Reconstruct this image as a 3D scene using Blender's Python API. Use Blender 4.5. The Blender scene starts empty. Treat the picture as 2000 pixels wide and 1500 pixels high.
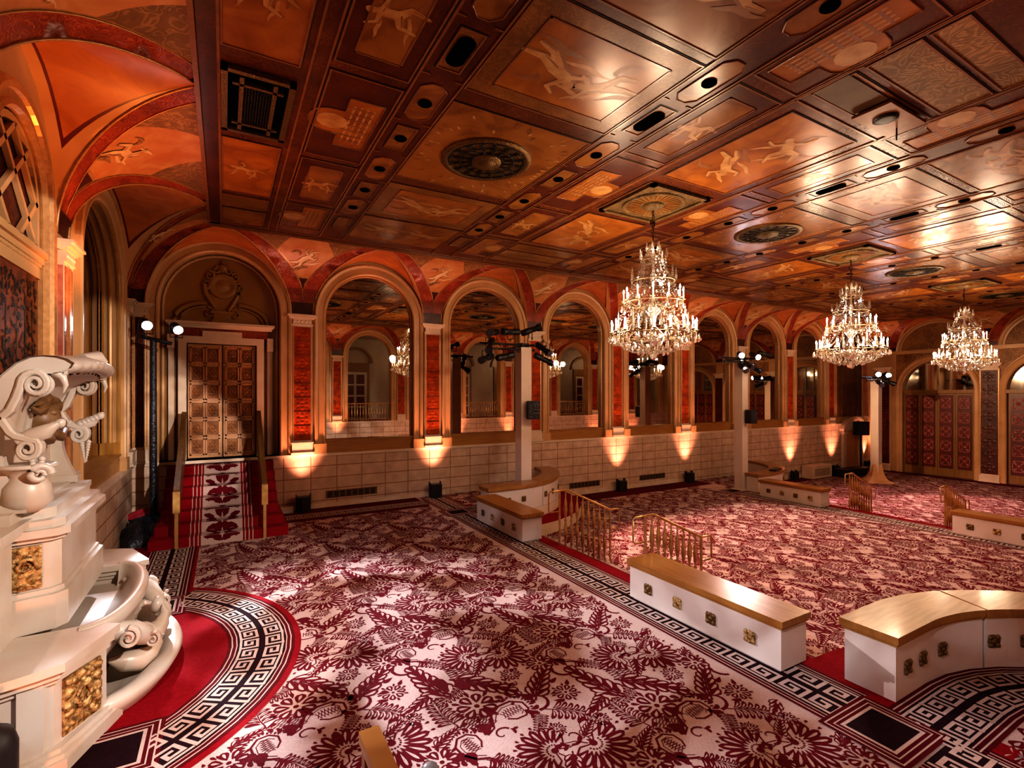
import bpy, math, random
from math import sin, cos, pi, sqrt, atan2, radians
rnd = random.Random(7)
SC = bpy.context.scene
COL = SC.collection
WL = {}                      # world location of each root / part, by object name

# ------------------------------------------------------------------ mesh builder
class MB:
    def __init__(s, T=None):
        s.v = []; s.f = []; s.m = []; s.sm = []; s.T = T
    def add(s, vs, fs, mat=0, smooth=False):
        n = len(s.v)
        if s.T:
            vs = [s.T(*p) for p in vs]
        s.v += [tuple(p) for p in vs]
        for f in fs:
            s.f.append([i + n for i in f]); s.m.append(mat); s.sm.append(smooth)
    def box(s, a, b, mat=0):
        x0, y0, z0 = a; x1, y1, z1 = b
        s.add([(x0,y0,z0),(x1,y0,z0),(x1,y1,z0),(x0,y1,z0),(x0,y0,z1),(x1,y0,z1),(x1,y1,z1),(x0,y1,z1)],
              [(0,3,2,1),(4,5,6,7),(0,1,5,4),(1,2,6,5),(2,3,7,6),(3,0,4,7)], mat)
    def obox(s, c, ax, ay, az, mat=0):
        # oriented box: centre and three half-axis vectors
        vs = []
        for k in ((-1,-1,-1),(1,-1,-1),(1,1,-1),(-1,1,-1),(-1,-1,1),(1,-1,1),(1,1,1),(-1,1,1)):
            vs.append(tuple(c[i] + k[0]*ax[i] + k[1]*ay[i] + k[2]*az[i] for i in range(3)))
        s.add(vs, [(0,3,2,1),(4,5,6,7),(0,1,5,4),(1,2,6,5),(2,3,7,6),(3,0,4,7)], mat)
    def poly(s, pts, mat=0):
        s.add(pts, [list(range(len(pts)))], mat)
    def flat(s, pts, z, mat=0):
        s.add([(x, y, z) for x, y in pts], [list(range(len(pts)))], mat)
    def prism(s, pts, z0, z1, mat=0, top=None):
        n = len(pts)
        vs = [(x, y, z0) for x, y in pts] + [(x, y, z1) for x, y in pts]
        s.add(vs, [[i, (i+1) % n, n + (i+1) % n, n + i] for i in range(n)], mat)
        s.add(vs[n:], [list(range(n))], mat if top is None else top)
        s.add(vs[:n], [list(range(n))[::-1]], mat)
    def grid(s, rows, mat=0, smooth=True, closed=False):
        nr = len(rows); nc = len(rows[0])
        vs = [p for r in rows for p in r]
        fs = []
        for i in range(nr-1):
            for j in range(nc if closed else nc-1):
                k = (j+1) % nc
                fs.append((i*nc+j, i*nc+k, (i+1)*nc+k, (i+1)*nc+j))
        s.add(vs, fs, mat, smooth)
    def lathe(s, prof, n=12, c=(0,0,0), axis=None, mat=0, smooth=True):
        # prof: list of (radius, height); axis None = +Z
        if axis is None:
            X, Y, Z = (1,0,0), (0,1,0), (0,0,1)
        else:
            X, Y, Z = frame(axis)
        rows = []
        for r, h in prof:
            row = []
            for k in range(n):
                a = 2*pi*k/n
                row.append(tuple(c[i] + r*cos(a)*X[i] + r*sin(a)*Y[i] + h*Z[i] for i in range(3)))
            rows.append(row)
        s.grid(rows, mat, smooth, True)
        if prof[0][0] > 1e-4: s.add(rows[0], [list(range(n))[::-1]], mat)
        if prof[-1][0] > 1e-4: s.add(rows[-1], [list(range(n))], mat)
    def tube(s, pts, r, n=8, mat=0, smooth=True):
        # r: number or list
        N = len(pts)
        rows = []
        for i, p in enumerate(pts):
            a = pts[max(0, i-1)]; b = pts[min(N-1, i+1)]
            d = tuple(b[k]-a[k] for k in range(3))
            X, Y, Z = frame(d)
            rr = r[i] if isinstance(r, (list, tuple)) else r
            rows.append([tuple(p[k] + rr*cos(2*pi*j/n)*X[k] + rr*sin(2*pi*j/n)*Y[k] for k in range(3)) for j in range(n)])
        s.grid(rows, mat, smooth, True)
        s.add(rows[0], [list(range(n))[::-1]], mat); s.add(rows[-1], [list(range(n))], mat)
    def weld(s):
        seen = {}; mp = []; nv = []
        for p in s.v:
            k = (round(p[0],5), round(p[1],5), round(p[2],5))
            if k not in seen: seen[k] = len(nv); nv.append(p)
            mp.append(seen[k])
        f2, m2, s2 = [], [], []
        for f, m, q in zip(s.f, s.m, s.sm):
            g = []
            for i in f:
                j = mp[i]
                if j not in g: g.append(j)
            if len(g) > 2: f2.append(g); m2.append(m); s2.append(q)
        s.v, s.f, s.m, s.sm = nv, f2, m2, s2
        return s
    def build(s, name, mats, parent=None, **props):
        me = bpy.data.meshes.new(name)
        off = WL[parent.name] if parent is not None else (0,0,0)
        me.from_pydata([(x-off[0], y-off[1], z-off[2]) for x, y, z in s.v], [], s.f)
        if not isinstance(mats, (list, tuple)): mats = [mats]
        for m in mats: me.materials.append(m)
        me.polygons.foreach_set('material_index', s.m)
        me.polygons.foreach_set('use_smooth', s.sm)
        me.update()
        o = bpy.data.objects.new(name, me); COL.objects.link(o)
        if parent is not None: o.parent = parent
        WL[o.name] = off
        for k, v in props.items(): o[k] = v
        return o

def frame(d):
    l = sqrt(sum(c*c for c in d)) or 1
    Z = tuple(c/l for c in d)
    h = (0,0,1) if abs(Z[2]) < .95 else (1,0,0)
    X = (h[1]*Z[2]-h[2]*Z[1], h[2]*Z[0]-h[0]*Z[2], h[0]*Z[1]-h[1]*Z[0])
    l = sqrt(sum(c*c for c in X)); X = tuple(c/l for c in X)
    Y = (Z[1]*X[2]-Z[2]*X[1], Z[2]*X[0]-Z[0]*X[2], Z[0]*X[1]-Z[1]*X[0])
    return X, Y, Z

def tag(o, label=None, cat=None, group=None, kind=None):
    if label: o['label'] = label
    if cat: o['category'] = cat
    if group: o['group'] = group
    if kind: o['kind'] = kind
    return o
def thing(name, label, cat, loc=(0,0,0), group=None):
    o = bpy.data.objects.new(name, None); COL.objects.link(o)
    o.empty_display_size = .1
    o.location = loc; WL[o.name] = tuple(loc)
    return tag(o, label, cat, group)
def struct(o):
    o['kind'] = 'structure'; return o
def dup(root, loc, label=None, rotz=None, group=None):
    r = root.copy(); COL.objects.link(r); r.location = loc
    if rotz is not None: r.rotation_euler = (0, 0, rotz)
    if label: r['label'] = label
    if group: r['group'] = group
    for ch in list(root.children):
        c = ch.copy(); COL.objects.link(c); c.parent = r
        for g in list(ch.children):
            d = g.copy(); COL.objects.link(d); d.parent = c
    return r

# ------------------------------------------------------------------ materials
class NT:
    def __init__(s, name):
        s.mat = bpy.data.materials.new(name); s.mat.use_nodes = True
        s.t = s.mat.node_tree; s.t.nodes.clear()
        s.out = s.n('ShaderNodeOutputMaterial')
    def n(s, typ, **kw):
        nd = s.t.nodes.new(typ)
        for k, v in kw.items():
            if k in nd.inputs.keys() if isinstance(k, str) else False:
                nd.inputs[k].default_value = v
            else:
                setattr(nd, k, v)
        return nd
    def l(s, a, b): s.t.links.new(a, b)
def c4(c): return (c[0], c[1], c[2], 1)
def set_in(nd, **kw):
    for k, v in kw.items(): nd.inputs[k.replace('_', ' ')].default_value = v

def mk(name, col, rough=.5, metal=0., col2=None, scale=3., detail=5., lo=.35, hi=.65, bump=0., bscale=None,
       stretch=(1,1,1), coat=0., spec=.5, distort=0., mid=None, emit=None, wave=False, sheen=0.):
    """Principled material whose colour wanders between col and col2 with world-space noise."""
    T = NT(name)
    p = T.n('ShaderNodeBsdfPrincipled')
    set_in(p, Base_Color=c4(col), Roughness=rough, Metallic=metal)
    p.inputs['Specular IOR Level'].default_value = spec
    if coat: set_in(p, Coat_Weight=coat, Coat_Roughness=.12)
    if sheen: set_in(p, Sheen_Weight=sheen)
    if emit:
        p.inputs['Emission Color'].default_value = c4(emit[0]); p.inputs['Emission Strength'].default_value = emit[1]
    T.l(p.outputs[0], T.out.inputs[0])
    geo = T.n('ShaderNodeNewGeometry')
    mp = T.n('ShaderNodeMapping'); mp.inputs['Scale'].default_value = stretch
    T.l(geo.outputs['Position'], mp.inputs['Vector'])
    vec = mp.outputs[0]
    if col2 is not None:
        if wave:
            nz = T.n('ShaderNodeTexWave'); set_in(nz, Scale=scale, Distortion=distort, Detail=detail)
            fac = nz.outputs['Fac']
        else:
            nz = T.n('ShaderNodeTexNoise'); set_in(nz, Scale=scale, Detail=detail, Distortion=distort)
            fac = nz.outputs['Fac']
        T.l(vec, nz.inputs['Vector'])
        rp = T.n('ShaderNodeValToRGB')
        e = rp.color_ramp.elements
        e[0].position = lo; e[0].color = c4(col); e[1].position = hi; e[1].color = c4(col2)
        if mid is not None:
            k = e.new((lo+hi)/2); k.color = c4(mid)
        T.l(fac, rp.inputs[0]); T.l(rp.outputs[0], p.inputs['Base Color'])
    if bump:
        nb = T.n('ShaderNodeTexNoise'); set_in(nb, Scale=bscale or scale*4, Detail=4.)
        T.l(vec, nb.inputs['Vector'])
        b = T.n('ShaderNodeBump'); set_in(b, Strength=bump, Distance=.02)
        T.l(nb.outputs['Fac'], b.inputs['Height']); T.l(b.outputs[0], p.inputs['Normal'])
    T.p = p
    return T.mat

def mk_scroll(name, ground, fig, scale, rough=.5, thr=(.46,.54), spec=.4, var=None, warp=.35, bump=.25):
    """ornament: thin curling lines from warped noise bands on a ground."""
    T = NT(name)
    p = T.n('ShaderNodeBsdfPrincipled'); set_in(p, Roughness=rough); p.inputs['Specular IOR Level'].default_value = spec
    T.l(p.outputs[0], T.out.inputs[0])
    geo = T.n('ShaderNodeNewGeometry')
    n1 = T.n('ShaderNodeTexNoise'); set_in(n1, Scale=scale*.55, Detail=1.5, Distortion=1.2)
    T.l(geo.outputs['Position'], n1.inputs['Vector'])
    m = T.n('ShaderNodeMath', operation='MULTIPLY'); m.inputs[1].default_value = 9.
    T.l(n1.outputs['Fac'], m.inputs[0])
    f = T.n('ShaderNodeMath', operation='FRACT'); T.l(m.outputs[0], f.inputs[0])
    pp = T.n('ShaderNodeMath', operation='PINGPONG'); pp.inputs[1].default_value = .5
    T.l(f.outputs[0], pp.inputs[0])
    rp = T.n('ShaderNodeValToRGB')
    e = rp.color_ramp.elements
    e[0].position = thr[0]-.2; e[0].color = c4(ground); e[1].position = thr[1]-.12; e[1].color = c4(fig)
    T.l(pp.outputs[0], rp.inputs[0])
    mix = T.n('ShaderNodeMixRGB', blend_type='MULTIPLY'); mix.inputs[0].default_value = .75
    n2 = T.n('ShaderNodeTexNoise'); set_in(n2, Scale=scale*.25, Detail=5.)
    T.l(geo.outputs['Position'], n2.inputs['Vector'])
    r2 = T.n('ShaderNodeValToRGB')
    r2.color_ramp.elements[0].position = .3; r2.color_ramp.elements[0].color = (.45,.38,.33,1)
    r2.color_ramp.elements[1].position = .7; r2.color_ramp.elements[1].color = (1.25,1.2,1.15,1)
    T.l(n2.outputs['Fac'], r2.inputs[0])
    T.l(rp.outputs[0], mix.inputs[1]); T.l(r2.outputs[0], mix.inputs[2]); T.l(mix.outputs[0], p.inputs['Base Color'])
    if bump:
        b = T.n('ShaderNodeBump'); set_in(b, Strength=bump, Distance=.01)
        T.l(pp.outputs[0], b.inputs['Height']); T.l(b.outputs[0], p.inputs['Normal'])
    return T.mat

def mk_brick(name, col, joint, axis, w=.52, h=.26, rough=.5, offset=0., joint_w=.012, z0=0.):
    """coursed stone: brick texture laid on a wall that runs along axis ('X' or 'Y')."""
    T = NT(name)
    p = T.n('ShaderNodeBsdfPrincipled'); set_in(p, Roughness=rough)
    T.l(p.outputs[0], T.out.inputs[0])
    geo = T.n('ShaderNodeNewGeometry'); sp = T.n('ShaderNodeSeparateXYZ'); cb = T.n('ShaderNodeCombineXYZ')
    T.l(geo.outputs['Position'], sp.inputs[0]); T.l(sp.outputs[axis], cb.inputs['X']); T.l(sp.outputs['Z'], cb.inputs['Y'])
    ad = T.n('ShaderNodeVectorMath', operation='ADD'); ad.inputs[1].default_value = (50*w, 50*h - z0, 0)
    T.l(cb.outputs[0], ad.inputs[0])
    br = T.n('ShaderNodeTexBrick'); br.offset = offset
    set_in(br, Scale=1., Color1=c4(col), Color2=c4([c*.93 for c in col]), Mortar=c4(joint), Mortar_Size=joint_w, Mortar_Smooth=.25,
           Brick_Width=w, Row_Height=h, Bias=0.)
    T.l(ad.outputs[0], br.inputs['Vector'])
    nz = T.n('ShaderNodeTexNoise'); set_in(nz, Scale=5., Detail=6.); T.l(geo.outputs['Position'], nz.inputs['Vector'])
    rp = T.n('ShaderNodeValToRGB'); rp.color_ramp.elements[0].position = .3; rp.color_ramp.elements[0].color = (.8,.76,.72,1)
    rp.color_ramp.elements[1].position = .7; rp.color_ramp.elements[1].color = (1.05,1.05,1.05,1)
    T.l(nz.outputs['Fac'], rp.inputs[0])
    mx = T.n('ShaderNodeMixRGB', blend_type='MULTIPLY'); mx.inputs[0].default_value = 1
    T.l(br.outputs['Color'], mx.inputs[1]); T.l(rp.outputs[0], mx.inputs[2]); T.l(mx.outputs[0], p.inputs['Base Color'])
    b = T.n('ShaderNodeBump'); set_in(b, Strength=.6, Distance=.02); b.invert = True
    T.l(br.outputs['Fac'], b.inputs['Height']); T.l(b.outputs[0], p.inputs['Normal'])
    return T.mat

def mk_emit(name, col, s, mis=True):
    T = NT(name); e = T.n('ShaderNodeEmission'); set_in(e, Color=c4(col), Strength=s); T.l(e.outputs[0], T.out.inputs[0])
    return T.mat

def mk_crystal(name):
    T = NT(name)
    tr = T.n('ShaderNodeBsdfTransparent'); tr.inputs[0].default_value = (1, .97, .93, 1)
    gl = T.n('ShaderNodeBsdfGlossy'); set_in(gl, Roughness=.04); gl.inputs[0].default_value = (1,.98,.95,1)
    tl = T.n('ShaderNodeBsdfTranslucent'); tl.inputs[0].default_value = (.9,.86,.8,1)
    fr = T.n('ShaderNodeFresnel'); set_in(fr, IOR=1.55)
    ma = T.n('ShaderNodeMath', operation='MULTIPLY_ADD'); ma.inputs[1].default_value = 1.4; ma.inputs[2].default_value = .16
    T.l(fr.outputs[0], ma.inputs[0]); ma.use_clamp = True
    m0 = T.n('ShaderNodeMixShader'); m0.inputs[0].default_value = .35
    T.l(tr.outputs[0], m0.inputs[1]); T.l(tl.outputs[0], m0.inputs[2])
    m1 = T.n('ShaderNodeMixShader'); T.l(ma.outputs[0], m1.inputs[0]); T.l(m0.outputs[0], m1.inputs[1]); T.l(gl.outputs[0], m1.inputs[2])
    T.l(m1.outputs[0], T.out.inputs[0])
    return T.mat

def mk_mirror(name, col, rough):
    T = NT(name); g = T.n('ShaderNodeBsdfGlossy'); set_in(g, Roughness=rough); g.inputs[0].default_value = c4(col)
    T.l(g.outputs[0], T.out.inputs[0]); return T.mat

M = {}
M['plaster']   = mk('cream_plaster', (.64,.40,.20), .36, col2=(.54,.32,.14), scale=1.5, bump=.05)
M['plaster_y'] = mk('ochre_plaster', (.40,.22,.06), .30, col2=(.31,.16,.04), scale=1.2, bump=.05)
M['stone']     = mk('pale_stone', (.74,.60,.46), .45, col2=(.66,.5,.36), scale=3, bump=.08)
M['dadoX']     = mk_brick('dado_stone_long', (.68,.50,.37), (.38,.22,.13), 'X', w=.56, h=.262, z0=.16)
M['dadoY']     = mk_brick('dado_stone_short', (.64,.46,.33), (.36,.21,.12), 'Y', w=.56, h=.262, z0=.16)
M['redband']   = mk_scroll('red_ornament_band', (.30,.045,.02), (.48,.12,.045), 13, rough=.33)
M['darkred']   = mk_scroll('dark_red_ornament', (.075,.014,.008), (.13,.03,.014), 12, rough=.35)
M['lunette']   = mk('orange_lunette', (.78,.46,.22), .42, col2=(.68,.36,.14), scale=2)
M['lunpaint']  = mk('painted_lunette', (.66,.24,.06), .4, col2=(.5,.15,.035), scale=2.6, detail=7, distort=1.)
M['pend']      = mk('painted_pendentive', (.66,.34,.14), .4, col2=(.56,.2,.06), scale=3, detail=7, distort=.8)
M['pendline']  = mk('dark_red_line', (.16,.02,.012), .4)
M['goldline']  = mk('gilt_line', (.62,.34,.14), .32, metal=.25, col2=(.5,.25,.09), scale=20)
M['pilred']    = mk_scroll('red_damask_panel', (.46,.07,.014), (.62,.15,.035), 22, rough=.62, bump=.25, spec=.15)
M['cream_fig'] = mk('painted_flesh', (.62,.36,.14), .33, col2=(.45,.21,.06), scale=7, detail=6)
M['vault_fig'] = mk('painted_cream_flesh', (.86,.62,.36), .4, col2=(.74,.46,.22), scale=7)
M['tan_fig']   = mk('painted_shadow', (.24,.09,.02), .35, col2=(.33,.13,.032), scale=7)
M['wood']      = mk('oak_sill', (.42,.21,.055), .3, col2=(.34,.15,.035), scale=4, stretch=(.6,.6,9), detail=6)
M['woodtop']   = mk('oak_top', (.40,.19,.05), .30, col2=(.29,.12,.025), scale=5, stretch=(9,.5,1), detail=7, coat=.15)
M['woodtopx']  = mk('oak_top_long', (.40,.20,.06), .30, col2=(.30,.135,.03), scale=5, stretch=(.6,5,1), detail=7, coat=.15)
M['white']     = mk('white_paint', (.68,.58,.50), .4, col2=(.63,.53,.45), scale=2)
M['brass']     = mk('brass', (.72,.46,.2), .3, metal=.85, col2=(.55,.32,.11), scale=12)
M['paleb']     = mk('pale_bronze', (.40,.30,.19), .35, metal=.6, col2=(.28,.2,.12), scale=20)
M['jamb']      = mk('gilded_jamb', (.50,.27,.07), .3, metal=.15, col2=(.40,.19,.04), scale=3, stretch=(6,6,.5))
M['railwood']  = mk('dark_rail_wood', (.17,.085,.022), .38, col2=(.12,.055,.014), scale=4, stretch=(6,.6,6))
M['goldpaint'] = mk('gold_paint', (.62,.40,.16), .35, metal=.45, col2=(.5,.3,.1), scale=14)
M['bronze']    = mk('dark_bronze', (.13,.075,.025), .4, metal=.6, col2=(.22,.13,.045), scale=40, bump=.5, bscale=60)
M['iron']      = mk('chain_iron', (.07,.03,.02), .45, metal=.7)
M['black']     = mk('black_metal', (.012,.011,.012), .42, col2=(.02,.018,.02), scale=9)
M['blackcloth']= mk('black_cloth', (.012,.013,.018), .3, col2=(.03,.032,.045), scale=18, bump=.9, bscale=22)
M['redcloth']  = mk('red_cloth', (.32,.015,.03), .7, col2=(.24,.01,.02), scale=8)
M['marble']    = mk('white_marble', (.64,.57,.49), .36, col2=(.55,.44,.34), scale=2.2, detail=7, bump=.06)
M['gild']      = mk('gilt_relief', (.60,.40,.17), .42, metal=.25, col2=(.20,.10,.03), scale=26, detail=4, lo=.4, hi=.6, bump=1., bscale=26)
M['redmarble'] = mk('red_marble', (.36,.085,.05), .16, col2=(.5,.2,.14), scale=3, detail=8, distort=2., coat=.4)
M['doorwood']  = mk('tan_door_wood', (.60,.32,.15), .42, col2=(.52,.26,.11), scale=3, stretch=(6,6,.6))
M['doorpanel'] = mk_scroll('tan_door_panel', (.30,.125,.042), (.37,.165,.06), 26, rough=.5)
M['reddoor']   = mk('dark_red_door', (.10,.014,.012), .35, col2=(.14,.02,.016), scale=5)
M['redcarve']  = mk('carved_red_panel', (.30,.05,.035), .3, col2=(.58,.28,.18), scale=20, lo=.5, hi=.72, bump=.8, bscale=24)
M['doorframe'] = mk('brown_door_frame', (.30,.15,.045), .4, col2=(.23,.11,.03), scale=3, stretch=(5,5,.6))
M['carpet']    = mk('carpet_cream', (.58,.43,.38), .95, col2=(.50,.35,.30), scale=60, spec=.15, bump=.3, bscale=300)
M['motif']     = mk('carpet_crimson', (.105,.006,.012), .95, col2=(.15,.009,.016), scale=40, spec=.12, bump=.3, bscale=300)
M['cred']      = mk('carpet_red', (.22,.004,.010), .95, col2=(.27,.006,.012), scale=30, spec=.12, bump=.25, bscale=250)
M['cdark']     = mk('carpet_dark', (.018,.005,.008), .95, spec=.12, col2=(.026,.007,.010), scale=30)
M['cmar']      = mk('carpet_maroon', (.085,.004,.008), .95, spec=.12, col2=(.11,.006,.010), scale=30)
M['cline']     = mk('carpet_line', (.58,.43,.36), .95, spec=.12, col2=(.5,.36,.3), scale=60)
M['mirror']    = mk_mirror('old_mirror', (.60,.52,.43), .012)
M['glass_dk']  = mk_mirror('lunette_glass', (.55,.52,.46), .05)
M['crystal']   = mk_crystal('cut_crystal')
M['bulb']      = mk_emit('flame_bulb', (1,.93,.80), 40.)
M['candle']    = mk('candle_sleeve', (.82,.72,.58), .4, emit=((1,.88,.72), .7), col2=(.78,.68,.52), scale=20)
M['lampon']    = mk_emit('lamp_glow', (.95,.93,1), 60.)
M['lens']      = mk('dark_lens', (.05,.05,.07), .06, spec=.8)
M['cg_red']    = mk_scroll('ceiling_mahogany', (.125,.034,.011), (.17,.052,.018), 11, rough=.27, bump=.05)
M['cg_dark']   = mk_scroll('ceiling_dark_red', (.10,.02,.008), (.14,.032,.012), 13, rough=.3, bump=.05)
M['cg_gold']   = mk('ceiling_gold_painting', (.37,.155,.032), .25, col2=(.20,.07,.014), scale=1.5, detail=9, distort=1.6, mid=(.32,.125,.024))
M['cg_oran']   = mk('ceiling_orange_painting', (.46,.17,.026), .27, col2=(.27,.08,.012), scale=2.2, detail=8, distort=1.)
M['cg_olive']  = mk_scroll('ceiling_olive_ornament', (.24,.105,.026), (.33,.155,.045), 9, rough=.3, bump=.05)
M['cg_line']   = mk('ceiling_moulding', (.30,.125,.05), .25, col2=(.26,.095,.032), scale=9)
M['cg_shade_line']    = mk('ceiling_shade_line', (.018,.006,.004), .5)  # dark outline beside mouldings, shade painted in for depth
M['cg_black']  = mk('recess_black', (.004,.003,.003), .9, spec=0.)
M['grille']    = mk_scroll('grille_bronze', (.010,.006,.004), (.055,.034,.014), 26, rough=.5)
M['olivemetal']= mk_scroll('olive_gilt', (.12,.075,.025), (.34,.22,.085), 22, rough=.4, bump=.8)
M['tapestry']  = mk_scroll('leaf_painting', (.022,.011,.007), (.20,.055,.014), 10, rough=.5)
M['frieze']    = mk_scroll('frieze_painting', (.30,.15,.05), (.48,.27,.11), 6, rough=.5)
M['panelgrn']  = mk('dark_olive_panel', (.15,.075,.022), .5, col2=(.1,.045,.012), scale=3)
M['ventm']     = mk('vent_metal', (.20,.11,.05), .45, metal=.3)
M['corr']      = mk('corridor_plaster', (.50,.40,.30), .5, col2=(.44,.34,.25), scale=2)
# ------------------------------------------------------------------ room constants (metres; z = 0 on the upper terrace)
XL, XR, YN, YF = -1.58, 26.0, -0.10, 12.0
ZC, ZS, HV, DZ = 5.70, 4.35, 1.35, 1.23
YC = 5.95
TB = lambda u, t, z: (u, YF - t, z)
TN_ = lambda u, t, z: (u, YN + t, z)
TL = lambda u, t, z: (XL + t, u, z)
TR = lambda u, t, z: (XR - t, u, z)

VAULT_M = [M['lunette'], M['lunpaint'], M['redband'], M['pend'], M['pendline'], M['darkred'], M['goldline'], M['frieze'], M['vault_fig']]

def capsule(p, q, r1, r2, n=5):
    a = atan2(q[1]-p[1], q[0]-p[0])
    pts = []
    for k in range(n+1):
        t = a + pi/2 + pi*k/n; pts.append((p[0]+r1*cos(t), p[1]+r1*sin(t)))
    for k in range(n+1):
        t = a - pi/2 + pi*k/n; pts.append((q[0]+r2*cos(t), q[1]+r2*sin(t)))
    return pts
POSES = [
  # limbs of a loosely painted reclining / flying nude with drapery, unit size: (from, to, r1, r2)
  [((-.12,.03),(.22,.10),.16,.15), ((.22,.12),(.40,.2),.09,.115), ((-.12,.05),(-.48,-.06),.15,.09), ((-.48,-.06),(-.86,.02),.09,.05),
   ((-.12,-.02),(-.42,-.25),.14,.085), ((-.42,-.25),(-.76,-.28),.08,.045), ((.22,.06),(.50,-.14),.08,.05), ((.50,-.14),(.66,-.05),.05,.035), ((.2,.18),(.08,.46),.08,.05), ((.08,.46),(.30,.56),.05,.035)],
  [((0,0),(.05,.34),.16,.16), ((.05,.36),(.1,.58),.08,.12), ((0,0),(.34,-.12),.15,.09), ((.34,-.12),(.42,-.5),.085,.05),
   ((0,-.02),(-.28,-.22),.15,.09), ((-.28,-.22),(-.2,-.62),.09,.045), ((.05,.36),(.40,.38),.08,.05), ((.40,.38),(.55,.6),.05,.035), ((.05,.36),(-.32,.3),.08,.05), ((-.32,.3),(-.52,.48),.05,.04)],
  [((-.05,0),(.28,-.05),.15,.14), ((.28,-.05),(.48,.05),.08,.11), ((-.05,0),(-.35,.26),.14,.08), ((-.35,.26),(-.68,.15),.08,.045),
   ((-.05,-.03),(-.48,-.15),.15,.08), ((-.48,-.15),(-.8,-.32),.07,.04), ((.25,-.02),(.42,.36),.07,.045), ((.28,-.1),(.56,-.36),.07,.045)],
]
DRAPE = [((-.2,-.2),(.1,-.34),(.5,-.3),(.85,-.42)), ((-.3,.25),(-.05,.42),(-.3,.62),(-.7,.55)), ((.1,.3),(.45,.4),(.7,.2),(.95,.35)), ((-.9,-.4),(-.5,-.45),(-.2,-.36),(.1,-.45))]
def ribbon2(pts, w):
    L = []; R_s = []
    N = len(pts)
    for i, p in enumerate(pts):
        a = pts[max(0,i-1)]; b = pts[min(N-1,i+1)]; d = sqrt((b[0]-a[0])**2+(b[1]-a[1])**2) or 1
        ww = w*sin(pi*(i+.35)/(N-.3)); L.append((p[0]-(b[1]-a[1])/d*ww, p[1]+(b[0]-a[0])/d*ww)); R_s.append((p[0]+(b[1]-a[1])/d*ww, p[1]-(b[0]-a[0])/d*ww))
    return [[L[i], L[i+1], R_s[i+1], R_s[i]] for i in range(N-1)]
def figure(put, cx, cy, s, rot, pose, m_fig, m_sh):
    """put(points2d, material, step): lay flat painted limbs of a figure over its shadow and drapery."""
    c, sn = cos(rot), sin(rot)
    tr = lambda p: (cx + s*(p[0]*c - p[1]*sn), cy + s*(p[0]*sn + p[1]*c))
    P = POSES[pose % len(POSES)]
    k = 0
    for n, D in enumerate(DRAPE):
        pts = []
        for i in range(9):
            f = i/8; q = [(1-f)**3, 3*f*(1-f)**2, 3*f*f*(1-f), f**3]
            pts.append(tr((sum(q[j]*D[j][0] for j in range(4)), sum(q[j]*D[j][1] for j in range(4)) + .03*sin(9*f+n))))
        for quad in ribbon2(pts, (.07 if n % 2 else .05)*s): put(quad, m_sh if n % 2 else m_fig, k)
        k += 1
    for i, (p, q, r1, r2) in enumerate(P):
        put([tr(v) for v in capsule((p[0]+.02, p[1]-.035), (q[0]+.02, q[1]-.035), r1*.95, r2)], m_sh, k); k += 1
    for i, (p, q, r1, r2) in enumerate(P):
        put([tr(v) for v in capsule(p, q, r1*.80, r2*.80)], m_fig, k); k += 1
    for i, (p, q, r1, r2) in enumerate(P):
        if i % 3 == 2: put([tr(v) for v in capsule((p[0],p[1]-r1*.5), (q[0],q[1]-r2*.5), r1*.14, r2*.10)], m_sh, k); k += 1
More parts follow.
